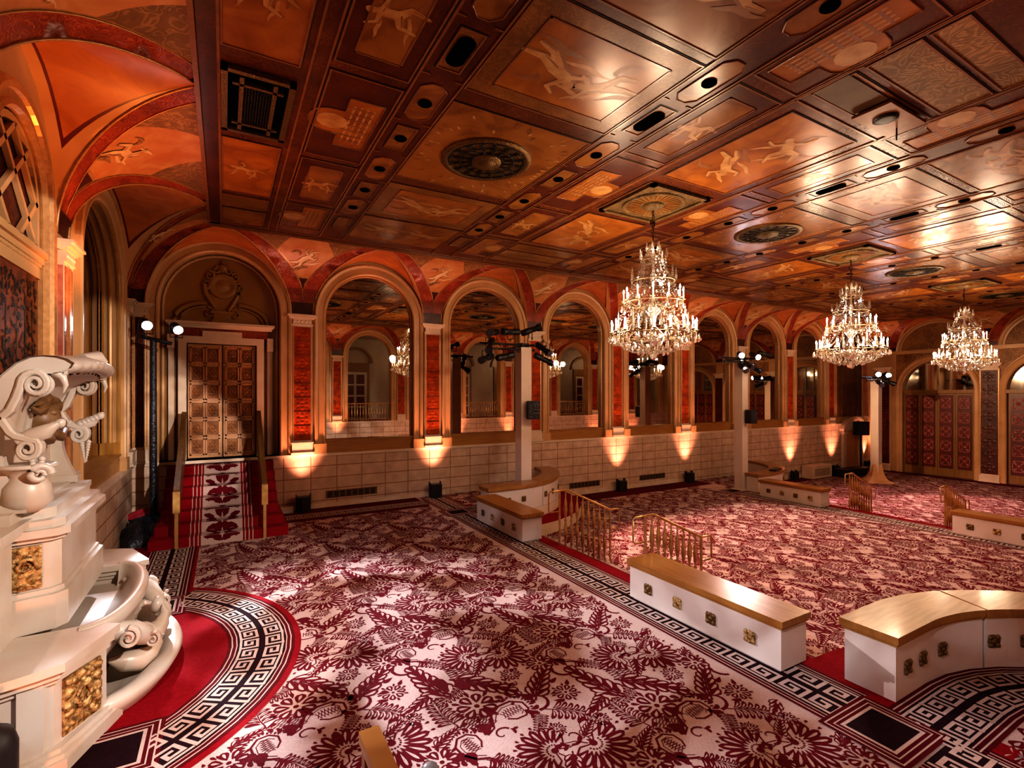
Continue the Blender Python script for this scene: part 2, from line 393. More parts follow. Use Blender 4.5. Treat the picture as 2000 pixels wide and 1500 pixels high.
def vault(T, uc, a, limL, limR, band=.33, name='trim_1'):
    mb = MB(T)
    def zl(x): return ZS + HV*sqrt(max(0, 1-(x/a)**2))
    ph = [0, 8, 16, 22, 25, 32, 40, 48, 56, 64, 72, 80, 86, 90]
    ss = [-1, -.93, -.86, -.82, -.65, -.45, -.25, -.08, .08, .25, .45, .65, .82, .86, .93, 1]
    for i in range(len(ph)-1):
        for j in range(len(ss)-1):
            q = []
            for (p, s_) in ((ph[i], ss[j]), (ph[i], ss[j+1]), (ph[i+1], ss[j+1]), (ph[i+1], ss[j])):
                f = radians(p); x = a*cos(f)*s_; q.append((uc+x, HV*(1-cos(f)), zl(x)))
            sm = abs(ss[j]+ss[j+1])/2; pm = (ph[i]+ph[i+1])/2
            m = 0 if (sm > .86 or pm < 22) else (4 if (sm > .82 or pm < 25) else 1)
            mb.add(q, [(0,1,2,3)], m, True)
    # painted figure inside the lunette
    def putl(pts, m, k):
        vs = []
        for (x, f) in pts:
            f = max(26., min(88., f)); r = radians(f); xx = x*a*cos(r)
            vs.append((uc+xx, HV*(1-cos(r)), zl(xx) - .004 - .0012*k))
        mb.add(vs, [list(range(len(vs)))], m)
    for sgn, lim in ((-1, limL), (1, limR)):
        kind, w = lim
        out = (lambda f: w) if kind == 'w' else (lambda f: w - HV*(1-cos(radians(f))))
        pr = [0, 5, 11, 17, 23, 29, 34, 36, 42, 48, 54, 60, 62, 67, 72, 78, 84, 90]
        g62 = max(.02, out(62) - a*cos(radians(62)) - band - .03)
        for i in range(len(pr)-1):
            rows = []
            for f in (pr[i], pr[i+1]):
                xi = a*cos(radians(f)); xo = max(out(f), xi+.001)
                xb = min(xi+band, xo); xl = min(xb+.028, xo)
                g = min(xo-xl, g62*(1-.5*max(0, f-62)/28)) if f >= 62 else xo-xl
                rows.append([(uc+sgn*x, HV*(1-cos(radians(f))), ZS+HV*sin(radians(f))) for x in (xi, xb, xl, xo-g, xo)])
            pm = (pr[i]+pr[i+1])/2
            for j in range(4):
                A = rows[0][j]; B = rows[0][j+1]; C_ = rows[1][j+1]; D = rows[1][j]
                if abs(A[0]-B[0]) < 1e-5 and abs(C_[0]-D[0]) < 1e-5: continue
                if j == 0: m = 5 if pm < 11 else 2
                elif j == 1: m = 6
                else:
                    m = 5 if pm < 34 else (6 if pm < 36 else (3 if j == 3 else 7))
                    if pm < 11: m = 5
                mb.add([A, B, C_, D], [(0,1,2,3)], m, True)
        if out(75) - a*cos(radians(75)) > .8 and sgn > 0:
            # figures painted on the pendentive (centred on the joint between the bays)
            def putp(pts, m, k):
                vs = []
                for (x, f) in pts:
                    r = radians(f); vs.append((uc + out(f) + x - (0 if kind == 'w' else .45), HV*(1-cos(r)) + .006 + .00012*k, ZS + HV*sin(r) - .006 - .00012*k))
                mb.add(vs, [list(range(len(vs)))], m)
            def put2(pts, m, k): putp([(x, 52 + y*60) for x, y in pts], m, k)
            figure(put2, 0, 0.04, .34, .3*sgn, int(uc) % 3, 8, 7)
        # gilt roll along the groin
        pts = []
        for k in range(25):
            f = radians(90*k/24); pts.append((uc+sgn*a*cos(f), HV*(1-cos(f))+.004, ZS+HV*sin(f)-.004))
        mb.tube(pts, .014, 5, 6)
        if kind == 'w' or True:
            pts = []
            for k in range(20):
                fd = 11 + 79*k/19; f = radians(fd); x = min(a*cos(f)+band, out(fd)); pts.append((uc+sgn*x, HV*(1-cos(f))+.004, ZS+HV*sin(f)-.004))
            mb.tube(pts, .008, 4, 6)
    return struct(mb.weld().build(name, VAULT_M))

def arch_path(R, ry, z0, zs, n=22):
    """(x, z, nx, nz) from the left foot over the arch to the right foot."""
    P = [(-R, z0, -1, 0), (-R, zs, -1, 0)]
    for k in range(1, n):
        t = pi - pi*k/n
        P.append((R*cos(t), zs+ry*sin(t), cos(t), sin(t)))
    P += [(R, zs, 1, 0), (R, z0, 1, 0)]
    return P
def moulded(mb, uc, R, ry, z0, zs, prof, mat=0, n=22):
    P = arch_path(R, ry, z0, zs, n)
    rows = [[(uc + x + nx*dr, t, z + nz*dr) for (x, z, nx, nz) in P] for dr, t in prof]
    mb.grid(rows, mat, False)
ARCHI = [(.0,-.12), (.0,.03), (.02,.05), (.05,.05), (.06,.03), (.16,.03), (.17,.06), (.22,.075), (.24,.06), (.24,.0)]

def wall_ring(mb, uc, R, ry, a, wl, wr, z0, mat=0, n=22, zs=ZS):
    """wall face around an arched opening, out to the vault arch and the pilaster zones."""
    P = arch_path(R, ry, z0, zs, n); Q = arch_path(a, HV-(zs-ZS), z0, zs, n)
    mb.grid([[(uc+p[0], 0, p[1]) for p in P], [(uc+q[0], 0, q[1]) for q in Q]], mat, False)
    for s, w in ((-1, wl), (1, wr)):
        mb.add([(uc+s*a,0,z0),(uc+s*w,0,z0),(uc+s*w,0,ZS+.02),(uc+s*a,0,ZS+.02)], [(0,1,2,3)], mat)

def pilaster(T, u, name, hw=.215, ztop=4.33, zb=DZ, red='pilred', strip=False, dark=False):
    mb = MB(T)
    mb.box((u-hw-.02, .0, zb), (u+hw+.02, .13, zb+.05)); mb.box((u-hw, .0, zb+.05), (u+hw, .11, zb+.24))
    mb.box((u-hw-.015, .0, zb+.24), (u+hw+.015, .12, zb+.27))
    mb.box((u-hw, .0, zb+.27), (u+hw, .055, ztop-.23))
    o = struct(mb.build(name, M['stone']))
    q = MB(T)
    z0, z1 = zb+.32, ztop-.27
    q.add([(u-hw+.035,.058,z0),(u+hw-.035,.058,z0),(u+hw-.035,.058,z1),(u-hw+.035,.058,z1)], [(0,1,2,3)], 0)
    if strip:
        q.box((u-.035, .05, z0), (u+.035, .075, z1), 1)
        q.add([(u-hw-.001,.004,z0),(u-hw-.001,.05,z0),(u-hw-.001,.05,z1),(u-hw-.001,.004,z1)], [(0,1,2,3)], 0)
    else:
        q.box((u-hw+.02, .05, z0), (u-hw+.045, .072, z1), 1); q.box((u+hw-.045, .05, z0), (u+hw-.02, .072, z1), 1)
        nq = 8; st = (z1-z0)/nq; e = hw-.065
        for k in range(nq):
            b0, b1 = z0+k*st, z0+(k+1)*st
            q.box((u-hw+.045, .05, b0-.006), (u+hw-.045, .066, b0+.006), 2)
            # raised quatrefoil boss in each square
            cz = (b0+b1)/2
            for ax, az in ((.55,0),(-.55,0),(0,.55),(0,-.55),(0,0)):
                r = e*(.30 if (ax or az) else .24)
                q.lathe([(r, 0), (r*.8, .004), (r*.3, .006), (0, .005)], 8, (u+ax*e, .058, cz+az*e*.95), (0,1,0), 0)
            for sx in (-1, 1):
                for sz in (-1, 1):
                    q.obox((u+sx*e*.62, .060, cz+sz*e*.62), (.028*sx*.7,0,.028*sz*.7), (-.010*sz,0,.010*sx), (0,.003,0), 0)
    q.build('panel', [M[red], M['goldline'], M['pendline']], o)
    c = MB(T)
    for d, za, zb_ in ((.0,-.23,-.205), (-.03,-.205,-.10), (.02,-.10,-.07), (.055,-.07,-.03), (.08,-.03,0)):
        c.box((u-hw-.01-d, 0, ztop+za), (u+hw+.01+d, .075+max(0,d), ztop+zb_))
    for k in range(5):
        c.lathe([(.03,0),(.022,.012),(0,.016)], 8, (u-hw+.05+k*(2*hw-.1)/4, .07, ztop-.15), (0,1,0))
    c.build('capital', M['stone'], o)
    return o

BAYX = [-.03 + 3.06*k for k in range(9)]
ORD = ['first', 'second', 'third', 'fourth', 'fifth', 'sixth', 'seventh', 'eighth']
tn = [0]
def trim():
    tn[0] += 1; return 'trim_%d' % tn[0]

def pane_poly(uc, R, ry, z0, zs, t, n=24, inset=.0):
    return [(uc+x, t, z) for (x, z, _, _) in arch_path(R-inset, ry-inset, z0, zs, n)]

def mirror_unit(T, uc, R, ry, depth, label, group=None, zs=ZS):
    base = T(uc, 0, DZ)
    t = thing('arched_mirror', label, 'mirror', base, group)
    if depth > .2:
        j = MB(T); moulded(j, uc, R, ry, DZ+.3, zs, [(.0,-.28),(-.03,-.27),(-.03,-.235),(0.01,-.22),(.01,-.18),(-.02,-.17),(-.03,-.14),(-.02,-.11),(.01,-.10),(.01,-.05),(-.02,-.04),(-.02,-.01),(.01,.02),(.03,.03)])
        for s in (-1, 1): j.box((uc+s*R-.05, -.27, DZ+.3), (uc+s*R+.05, .01, DZ+.5))
        j.build('gilded_jamb', M['jamb'], t)
    f = MB(T); moulded(f, uc, R, ry, DZ+.0, zs, [(.0,-depth)] + ARCHI[1:])
    for s in (-1, 1):
        f.box((uc+s*(R+.13)-.14, 0, DZ), (uc+s*(R+.13)+.14, .10, DZ+.22)); 
    f.build('frame', M['plaster'], t)
    g = MB(T)
    moulded(g, uc, R, ry, DZ+.3, zs, [(-.03,-depth), (-.03,-depth+.03), (-.012,-depth+.045), (0,-depth+.03)])
    g.build('gilt_bead', M['goldline'], t)
    p = MB(T); p.poly(pane_poly(uc, R, ry, DZ+.30, zs, -depth)); p.build('mirror_pane', M['mirror'], t)
    s = MB(T); s.box((uc-R+.002, -depth-.02, DZ), (uc+R-.002, -.01, DZ+.27)); s.box((uc-R+.002, -depth-.02, DZ+.27), (uc+R-.002, .025, DZ+.30))
    s.build('sill_board', M['wood'], t)
    return t

# ------------------------------------------------------------------ back wall (runs along X)
A_, R_ = 1.30, 1.03
wb = MB(TB)
for k, u in enumerate(BAYX):
    if k == 8: continue
    wl = 1.55 if k == 0 else 1.53
    wall_ring(wb, u, 1.08 if k == 0 else R_, 1.16 if k == 0 else R_, A_, wl, 1.53, DZ, 0)
# dado, with a gap where the door stair meets it
for (u0, u1) in ((XL, XR),):
    wb.box((u0, -.3, -1.1), (u1, .05, DZ-.06), 1)
    wb.box((u0, -.3, DZ-.06), (u1, .085, DZ), 2)
    wb.box((u0, .0, -.9), (u1, .075, -.72), 2)
wb.box((XL, 0, 0), (4.9, .075, .10), 2)
wb.box((4.9, 0, -.45), (14.2, .075, -.33), 2)
wb.box((XL-.3, -.6, DZ), (XR+.3, -.5, 6.2), 3)
# flat end bay with the little alcove door
u8 = BAYX[8]
wb.add([(u8-1.53,0,DZ),(u8+1.55,0,DZ),(u8+1.55,0,ZS),(u8-1.53,0,ZS)], [(0,1,2,3)], 0)
wb.poly([(u8+x, 0, z) for (x, z, _, _) in arch_path(A_, HV, ZS-.01, ZS)], 3)
wall_back = struct(wb.build('wall_back', [M['plaster'], M['dadoX'], M['stone'], M['panelgrn']]))
for k, u in enumerate(BAYX):
    vault(TB, u, A_, ('c', 1.55) if k == 0 else ('w', 1.53), ('c', 1.55) if k == 8 else ('w', 1.53), name=trim())
for k in range(8):
    pilaster(TB, 1.5+3.06*k, trim())
pilaster(TB, 25.72, trim(), red='redmarble'); pilaster(TB, -1.40, trim(), hw=.13, red='darkred')
for k in range(1, 8):
    mirror_unit(TB, BAYX[k], R_, R_, .12,
        'arched mirror with oak sill, %s to the right of the tan panelled door' % ORD[k-1], 'arched mirrors on the long wall')

# ------------------------------------------------------------------ panelled door, its surround and cartouche
dm = MB(TB)
u0 = BAYX[0]
moulded(dm, u0, 1.08, 1.16, DZ, ZS, [(0,-.30)] + ARCHI[1:])
dm.poly(pane_poly(u0, 1.08, 1.16, DZ, ZS, -.30), 1)
moulded(dm, u0, 1.02, 1.10, DZ, ZS, [(0,-.30),(0,-.25),(.03,-.24),(.05,-.25),(.06,-.30)], 0)
surround = struct(dm.build(trim(), [M['plaster'], M['plaster_y']]))
dr = MB(TB)
# architrave, cornice and frieze
for s in (-1, 1):
    dr.box((u0+s*.71-.07, -.29, 1.16), (u0+s*.71+.07, -.12, 3.74))
    dr.box((u0+s*.90-.05, -.29, 1.16), (u0+s*.90+.05, -.20, 3.5)); dr.box((u0+s*.90-.06, -.29, 3.5), (u0+s*.90+.06, -.10, 3.78))
dr.box((u0-.78, -.29, 3.62), (u0+.78, -.11, 3.76)); dr.box((u0-.86, -.29, 3.76), (u0+.86, -.17, 3.93), 1)
dr.box((u0-.36, -.29, 3.74), (u0+.36, -.12, 3.88))
for i, (d, z0, z1) in enumerate(((.10, 3.93, 3.97), (.14, 3.97, 4.0), (.2, 4.0, 4.05))):
    dr.box((u0-.88-d*.5, -.29, z0), (u0+.88+d*.5, -.17+d, z1))
for k in range(34):
    dr.box((u0-.86+k*.0525, -.2, 3.935), (u0-.86+k*.0525+.028, -.09, 3.965))
dr.box((u0-1.08, -.3, 1.155), (u0+1.08, .05, 1.23), 0)
door1 = struct(dr.build('door_1', [M['stone'], M['redband']]))
for s in (-1, 1):
    L = MB(TB)
    c = u0 + s*.315
    L.box((c-.30, -.27, 1.25), (c+.30, -.22, 3.60))
    for i in range(2):
        for j in range(6):
            x0 = c-.265+i*.275; z0 = 1.31+j*.38
            L.box((x0, -.225, z0), (x0+.025, -.185, z0+.34)); L.box((x0+.23, -.225, z0), (x0+.255, -.185, z0+.34))
            L.box((x0, -.225, z0), (x0+.255, -.185, z0+.025)); L.box((x0, -.225, z0+.315), (x0+.255, -.185, z0+.34))
            L.add([(x0+.02,-.214,z0+.02),(x0+.235,-.214,z0+.02),(x0+.235,-.214,z0+.32),(x0+.02,-.214,z0+.32)], [(0,1,2,3)], 1)
            for q in range(8):
                t_ = 2*pi*q/8
                L.lathe([(.03,0),(.018,.012),(0,.014)], 6, (x0+.127+.055*cos(t_), -.214, z0+.17+.085*sin(t_)), (0,1,0), 1)
            L.lathe([(.035,0),(.02,.016),(0,.02)], 8, (x0+.127, -.214, z0+.17), (0,1,0), 1)
    L.build('door_leaf', [M['doorwood'], M['doorpanel']], door1)
ca = thing('wall_cartouche', 'carved plaster cartouche with round boss in the arch over the tan panelled door', 'wall ornament', TB(u0, -.29, 4.06))
cb = MB(TB)
cz = 4.86
cb.lathe([(.27,0),(.27,.03),(.24,.06),(.20,.045),(.17,.05),(.155,.03),(.12,.045),(0,.075)], 26, (u0, -.30, cz), (0,1,0))
def crl(mb, cx, cz_, r, turns, s, w, t0=-.27, a0=0.):
    pts = []; rr = []
    N = 26
    for k in range(N):
        f = k/(N-1); an = a0 + s*turns*2*pi*f; q = r*(1-.82*f)
        pts.append((cx+q*cos(an), t0, cz_+q*sin(an))); rr.append(w*(1-.5*f))
    mb.tube(pts, rr, 6, 0)
for s in (-1, 1):
    crl(cb, u0+s*.24, cz+.20, .10, 1.3, s, .035, a0=pi/2)
    crl(cb, u0+s*.30, cz+.02, .10, 1.2, -s, .035, a0=-pi/2 if s>0 else -pi/2)
    crl(cb, u0+s*.12, cz+.33, .08, 1.2, s, .03, a0=pi/2)
    cb.tube([(u0+s*.33,-.27,cz-.0),(u0+s*.30,-.27,cz-.2),(u0+s*.2,-.27,cz-.36),(u0+s*.11,-.27,cz-.52)], [.05,.05,.045,.04], 7)
    # scroll pediment volutes beside the stand
    pts = [(u0+s*(.86-.0*k), -.27, 4.07+.0*k) for k in range(1)]
    arc = [(u0+s*(.28+.58*cos(radians(q))), -.28, 4.08+.40*sin(radians(q))) for q in range(0, 96, 8)]
    cb.tube(arc, .05, 7)
    arc = [(u0+s*(.28+.48*cos(radians(q))), -.27, 4.08+.32*sin(radians(q))) for q in range(0, 96, 8)]
    cb.tube(arc, .025, 6)
    crl(cb, u0+s*.26, 4.28, .12, 1.1, s, .03, a0=pi/2)
cb.lathe([(.09,0),(.10,.03),(.05,.06),(0,.07)], 10, (u0, -.29, cz+.38), (0,1,0)); cb.lathe([(.05,0),(.05,.03),(0,.06)], 8, (u0, -.29, cz+.50), (0,1,0))
for k in range(5):
    cb.lathe([(.035,0),(.03,.02),(0,.04)], 7, (u0-.12+.06*k, -.28, cz+.43-.02*abs(k-2)), (0,1,0))
cb.box((u0-.2, -.30, 4.06), (u0+.2, -.22, 4.14)); cb.box((u0-.16, -.30, 4.14), (u0+.16, -.24, 4.26)); cb.box((u0-.21, -.30, 4.26), (u0+.21, -.2, 4.32))
cb.build('carving', M['plaster_y'], ca)

# end bay: olive panel and the low pedimented door
eb = MB(TB)
eb.add([(u8-.95,.02,DZ+.3),(u8+1.1,.02,DZ+.3),(u8+1.1,.02,4.2),(u8-.95,.02,4.2)], [(0,1,2,3)], 1)
for x in (-.95, -.62, .62, 1.0):
    eb.box((u8+x-.03, 0, DZ+.3), (u8+x+.03, .05, 4.2), 1)
struct(eb.build(trim(), [M['plaster'], M['panelgrn']]))
sd = MB(TB)
for s in (-1, 1):
    sd.box((u8+.1+s*.72-.12, .05, -.9), (u8+.1+s*.72+.12, .16, .78))
    sd.box((u8+.1+s*.72-.15, .05, .78), (u8+.1+s*.72+.15, .2, .88))
arc = [(u8+.1+.92*cos(radians(q)), z_) for q, z_ in ((0,0),)]
rows = []
for dr_, t_ in ((0,.05),(0,.2),(.13,.24),(.13,.05)):
    rows.append([(u8+.1+(.86+dr_)*cos(radians(q)), t_, .90+(.50+dr_)*sin(radians(q))) for q in range(0, 181, 10)])
sd.grid(rows, 0, False)
sd.poly([(u8+.1+.86*cos(radians(q)), .10, .90+.5*sin(radians(q))) for q in range(0, 181, 10)], 0)
sd.lathe([(.15,0),(.12,.03),(0,.05)], 14, (u8+.1, .10, 1.1), (0,1,0), 0)
sd.box((u8+.1-.60, .02, -.9), (u8+.1+.60, .06, .86), 1)
door4 = struct(sd.build('door_4', [M['stone'], M['doorwood']]))

# ------------------------------------------------------------------ left wall (runs along Y)
wl_ = MB(TL)
SB = [2.32, 9.58]
for u in SB:
    wl, wr = (2.42, 2.18) if u < 5 else (2.18, 2.42)
    wall_ring(wl_, u, 1.42, 1.05, 1.95, wl, wr, DZ, 0)
    wl_.box((u-wl, -.4, -.2), (u+wr, .05, DZ-.06), 1); wl_.box((u-wl, -.4, DZ-.06), (u+wr, .085, DZ), 2)
wall_ring(wl_, YC, .68, .68, 1.22, 1.45, 1.45, 0., 0)
wl_.box((-.7, -.6, -.2), (12.6, -.5, 6.2), 0)
wall_left = struct(wl_.build('wall_left', [M['plaster'], M['dadoY'], M['stone']]))
vault(TL, 9.58, 1.95, ('w', 2.18), ('c', 2.42), name=trim())
vault(TL, YC, 1.22, ('w', 1.45), ('w', 1.45), name=trim())
vault(TL, 2.32, 1.95, ('c', 2.42), ('w', 2.18), name=trim())
for u in (4.5, 7.4):
    pilaster(TL, u, trim(), hw=.20, ztop=4.27, zb=DZ+.2, red='redmarble', strip=True)
pilaster(TL, 11.72, trim(), hw=.2, red='darkred')
mirror_unit(TL, 9.58, 1.42, 1.05, .28, 'wide arched mirror in a gilt frame on the short wall between fountain and corner')
mirror_unit(TL, 2.32, 1.42, 1.05, .28, 'wide arched mirror on the short wall on the near side of the fountain')
nm = MB(TL)
moulded(nm, YC, .68, .68, .2, ZS, [(0,-.2),(0,.02),(.03,.06),(.07,.05),(.08,.03),(.15,.035),(.16,.07),(.21,.08),(.24,.06),(.26,.0)], 0)
nm.box((YC-.68, -.2, 3.72), (YC+.68, .0, 3.86), 1); nm.box((YC-.68, -.2, 3.86), (YC+.68, .03, 3.92), 1); nm.box((YC-.68, -.2, 3.92), (YC+.68, .06, 3.98), 1)
for k in range(24): nm.box((YC-.66+k*.056, -.2, 3.83), (YC-.63+k*.056, .018, 3.86), 1)
nm.add([(YC-.68,-.02,.2),(YC+.68,-.02,.2),(YC+.68,-.02,1.6),(YC-.68,-.02,1.6)], [(0,1,2,3)], 1)
struct(nm.build(trim(), [M['goldline'], M['plaster']]))
tp = thing('wall_painting', 'dark leafy tree painting on orange ground in the niche behind the marble fountain', 'painting', TL(YC, -.02, 1.6))
q = MB(TL); q.add([(YC-.68,-.018,1.6),(YC+.68,-.018,1.6),(YC+.68,-.018,3.72),(YC-.68,-.018,3.72)], [(0,1,2,3)])
# painted trees: trunks and leaf clusters
r5 = random.Random(3)
for k in range(5):
    y = YC-.5+k*.26
    q.add([(y-.02,-.016,1.7),(y+.03,-.016,1.7),(y+.02+.08*sin(k),-.016,3.4),(y+.08*sin(k),-.016,3.4)], [(0,1,2,3)], 1)
for k in range(420):
    y = YC + r5.uniform(-.62,.62); z = 2.0 + 1.65*r5.random()**.6; s = r5.uniform(.02,.05); an = r5.uniform(0, pi)
    q.add([(y+s*cos(an+b)*f, -.015+.00001*k, z+s*sin(an+b)*f) for b, f in ((0,1),(1.2,.55),(pi,1),(pi+1.2,.55))], [(0,1,2,3)], 1)
q.build('canvas', [mk('painting_orange', (.30,.075,.018), .5, col2=(.12,.03,.01), scale=5, detail=6), mk('painting_leaf', (.012,.008,.006), .5, col2=(.035,.02,.01), scale=20)], tp)
lw = struct(thing('window_1', None, None, TL(YC, -.17, 3.98)))
g = MB(TL); g.poly(pane_poly(YC, .68, .68, 3.98, ZS, -.05)); g.build('window_pane', M['darkred'], lw)
g = MB(TL)
moulded(g, YC, .60, .60, 3.98, ZS, [(0,-.05),(0,-.0),(.06,-.0),(.06,-.05)])
for (p, q_) in (((-.6,4.0),(.35,4.85)), ((.6,4.0),(-.35,4.85)), ((-.6,4.45),(-.1,4.0)), ((.6,4.45),(.1,4.0)), ((0,4.95),(-.6,4.4)), ((0,4.95),(.6,4.4))):
    d = (q_[0]-p[0], 0, q_[1]-p[1]); l = sqrt(d[0]**2+d[2]**2); ux, uz = d[0]/l, d[2]/l
    cx, cz_ = (p[0]+q_[0])/2, (p[1]+q_[1])/2
    g.obox((YC+cx, -.02, cz_), (ux*l/2,0,uz*l/2), (0,.02,0), (-uz*.025,0,ux*.025))
g.box((YC-.6,-.05,3.98), (YC+.6,.0,4.04))
g.build('window_bars', M['plaster'], lw)

# ------------------------------------------------------------------ right wall with the folding doors
wr_ = MB(TR)
RB = [2.55, YC, 9.35]
for u in RB:
    wl, wr = (2.65, 1.7) if u < 4 else ((1.7, 1.7) if u < 7 else (1.7, 2.65))
    P = arch_path(1.22, 1.22, -.95, 2.72); Q = [(-1.46,-.95),(-1.46,2.72)] + [(1.46*cos(pi-pi*k/22), 2.72+1.5*sin(pi-pi*k/22)) for k in range(1,22)] + [(1.46,2.72),(1.46,-.95)]
    wr_.grid([[(u+p[0],0,p[1]) for p in P], [(u+q[0],0,q[1]) for q in Q]], 0, False)
    for k in range(11, 23):      # spandrels up to the cornice
        pass
    for s in (-1, 1):
        for k in range(0, 11):
            a1 = pi/2*k/11; a2 = pi/2*(k+1)/11
            wr_.add([(u+s*1.46*cos(a1),0,2.72+1.5*sin(a1)),(u+s*1.46*cos(a2),0,2.72+1.5*sin(a2)),(u+s*1.46*cos(a2),0,4.4),(u+s*1.46*cos(a1),0,4.4)], [(0,1,2,3)], 1)
    for s, w in ((-1, wl), (1, wr)):
        wr_.add([(u+s*1.46,0,-.95),(u+s*w,0,-.95),(u+s*w,0,4.4),(u+s*1.46,0,4.4)], [(0,1,2,3)], 0)
    wr_.poly([(u+x, .0, z) for (x, z, _, _) in arch_path(1.46, HV-.02, ZS, ZS)], 1)
    moulded(wr_, u, 1.25, 1.12, 4.42, 4.42, [(0,0),(0,.05),(.06,.06),(.12,.03),(.2,.06),(.2,0)], 0)
wr_.box((-.1, -.05, 4.3), (12, .07, 4.36), 0); wr_.box((-.1, -.05, 4.36), (12, .14, 4.44), 0)
wr_.box((-.7, -.6, -1.2), (12.6, -.5, 6.2), 0)
wall_right = struct(wr_.build('wall_right', [M['plaster'], M['frieze']]))
r9 = random.Random(9)
for k, u in enumerate(RB):
    vault(TR, u, 1.46, ('c', 2.65) if k == 0 else ('w', 1.7), ('c', 2.65) if k == 2 else ('w', 1.7), name=trim())
for k, u in enumerate((4.25, 7.65, 11.3)):
    pilaster(TR, u, trim(), hw=.3, ztop=3.75, zb=-.9, red='darkred')
for k, u in enumerate(RB):
    f = MB(TR)
    moulded(f, u, 1.22, 1.22, -.9, 2.72, [(0,-.2),(0,.03),(.04,.06),(.12,.04),(.2,.08),(.24,.0)], 1)
    f.box((u-1.22,-.2,2.58),(u+1.22,.03,2.72), 0)
    for s in (-1, 0, 1): f.box((u+s*.42-.03, -.19, 2.72), (u+s*.42+.03, -.14, 2.72+sqrt(1.22**2-.42**2) if s else 3.92), 0)
    o = struct(f.build('door_%d' % (5+k), [M['doorframe'], M['plaster']]))
    g = MB(TR); g.poly(pane_poly(u, 1.22, 1.22, 2.72, 2.72, -.17)); g.build('fanlight_pane', M['glass_dk'], o)
    for j in range(4):
        L = MB(TR); x0 = u-1.2+j*.6
        L.box((x0+.004,-.16,-.88),(x0+.596,-.10,2.58), 0)
        L.box((x0+.07,-.11,-.55),(x0+.53,-.085,2.5), 1)
        for i in range(5):
            z0 = -.50+i*.595
            L.box((x0+.10,-.09,z0+.03),(x0+.50,-.07,z0+.55), 1)
            # bevelled carved square: four sloping leaves round a boss
            cxx, czz = x0+.30, z0+.29
            for (dx, dz) in ((1,1),(1,-1),(-1,1),(-1,-1)):
                L.obox((cxx+dx*.11, -.062, czz+dz*.13), (.07*dx*.7,0,.08*dz*.7), (-.018*dz,0,.018*dx), (0,.012,0), 2)
            for (dx, dz, hx, hz) in ((0,.20,.15,.014),(0,-.20,.15,.014),(.165,0,.014,.18),(-.165,0,.014,.18)):
                L.box((cxx+dx-hx,-.075,czz+dz-hz),(cxx+dx+hx,-.05,czz+dz+hz), 2)
            L.lathe([(.07,0),(.05,.02),(0,.03)], 8, (cxx,-.07,czz), (0,1,0), 2)
        L.build('door_leaf', [M['doorframe'], M['reddoor'], M['redcarve']], o)

# ------------------------------------------------------------------ near wall with open arcade, and the gallery behind it (seen in the mirrors)
wn = MB(TN_)
for k, u in enumerate(BAYX):
    wl = 1.55 if k in (0,) else 1.53
    wall_ring(wn, u, R_, R_, A_, wl, 1.55 if k == 8 else 1.53, DZ, 0)
    moulded(wn, u, R_, R_, DZ, ZS, [(0,-.4)] + ARCHI[1:], 0)
wn.box((1.0, -.4, -1.1), (XR, .05, DZ-.06), 1); wn.box((1.0, -.4, DZ-.06), (XR, .085, DZ), 2)
wn.box((XL, -.4, -1.1), (-1.0, .05, DZ), 1)
wall_front = struct(wn.build('wall_front', [M['plaster'], M['dadoX'], M['stone']]))
for k, u in enumerate(BAYX):
    vault(TN_, u, A_, ('c', 1.48) if k == 0 else ('w', 1.53), ('c', 1.55) if k == 8 else ('w', 1.53), name=trim())
for k in range(8):
    pilaster(TN_, 1.5+3.06*k, trim())
gal = MB()
gal.box((XL-.3, -3.3, .95), (XR+.3, YN-.4, 1.15), 1)
gal.box((XL-.3, -3.5, 1.15), (XR+.3, -3.3, 6.2), 0); gal.box((XL-.4, -3.4, 5.5), (XR+.3, YN-.4, 5.6), 0)
gal.box((XL-.5, -3.5, .9), (XL-.3, YN-.4, 6.2), 0); gal.box((XR+.3, -3.5, .9), (XR+.5, YN-.4, 6.2), 0)
gal.box((-.96, YN-.4, .9), (.9, YN+.02, 1.15), 1)
gallery = struct(gal.build('wall_rear', [M['corr'], M['cred']]))
for k in range(1, 9):
    u = BAYX[k]
    d = MB(); yy = -3.3
    d.box((u-.75, yy, 1.15), (u+.75, yy+.1, 4.2), 2); d.box((u-.6, yy+.02, 1.15), (u+.6, yy+.14, 3.7), 0)
    for i in range(2):
        for j in range(4):
            x0 = u-.5+i*.55; z0 = 1.3+j*.59
            d.box((x0, yy+.1, z0), (x0+.42, yy+.16, z0+.5), 1)
    rows = [[(u+r*cos(radians(q)), yy+tt, 4.2+r*.9*sin(radians(q))) for q in range(0, 181, 12)] for r, tt in ((.8,.02),(.8,.14),(.95,.14),(.95,.02))]
    d.grid(rows, 2, False)
    struct(d.build('door_%d' % (7+k), [M['white'], M['reddoor'], M['doorframe']]))
for k in range(1, 9):
    u = BAYX[k]
    b = thing('balustrade', 'brass balustrade across the open arch facing the %s mirror of the long wall' % (ORD[k-1]), 'balustrade', (u, YN-.2, DZ), 'gallery balustrades')
    r = MB(); r.box((u-R_, YN-.23, 2.05), (u+R_, YN-.17, 2.10)); r.box((u-R_, YN-.22, 1.30), (u+R_, YN-.18, 1.33)); r.build('rail', M['brass'], b)
    for j in range(15):
        x = u-R_+.09+j*.134
        s = MB(); s.lathe([(.012,DZ),(.012,1.4),(.024,1.5),(.03,1.6),(.014,1.75),(.012,1.9),(.012,2.05)], 6, (x, YN-.2, 0)); s.build('baluster', M['brass'], b)
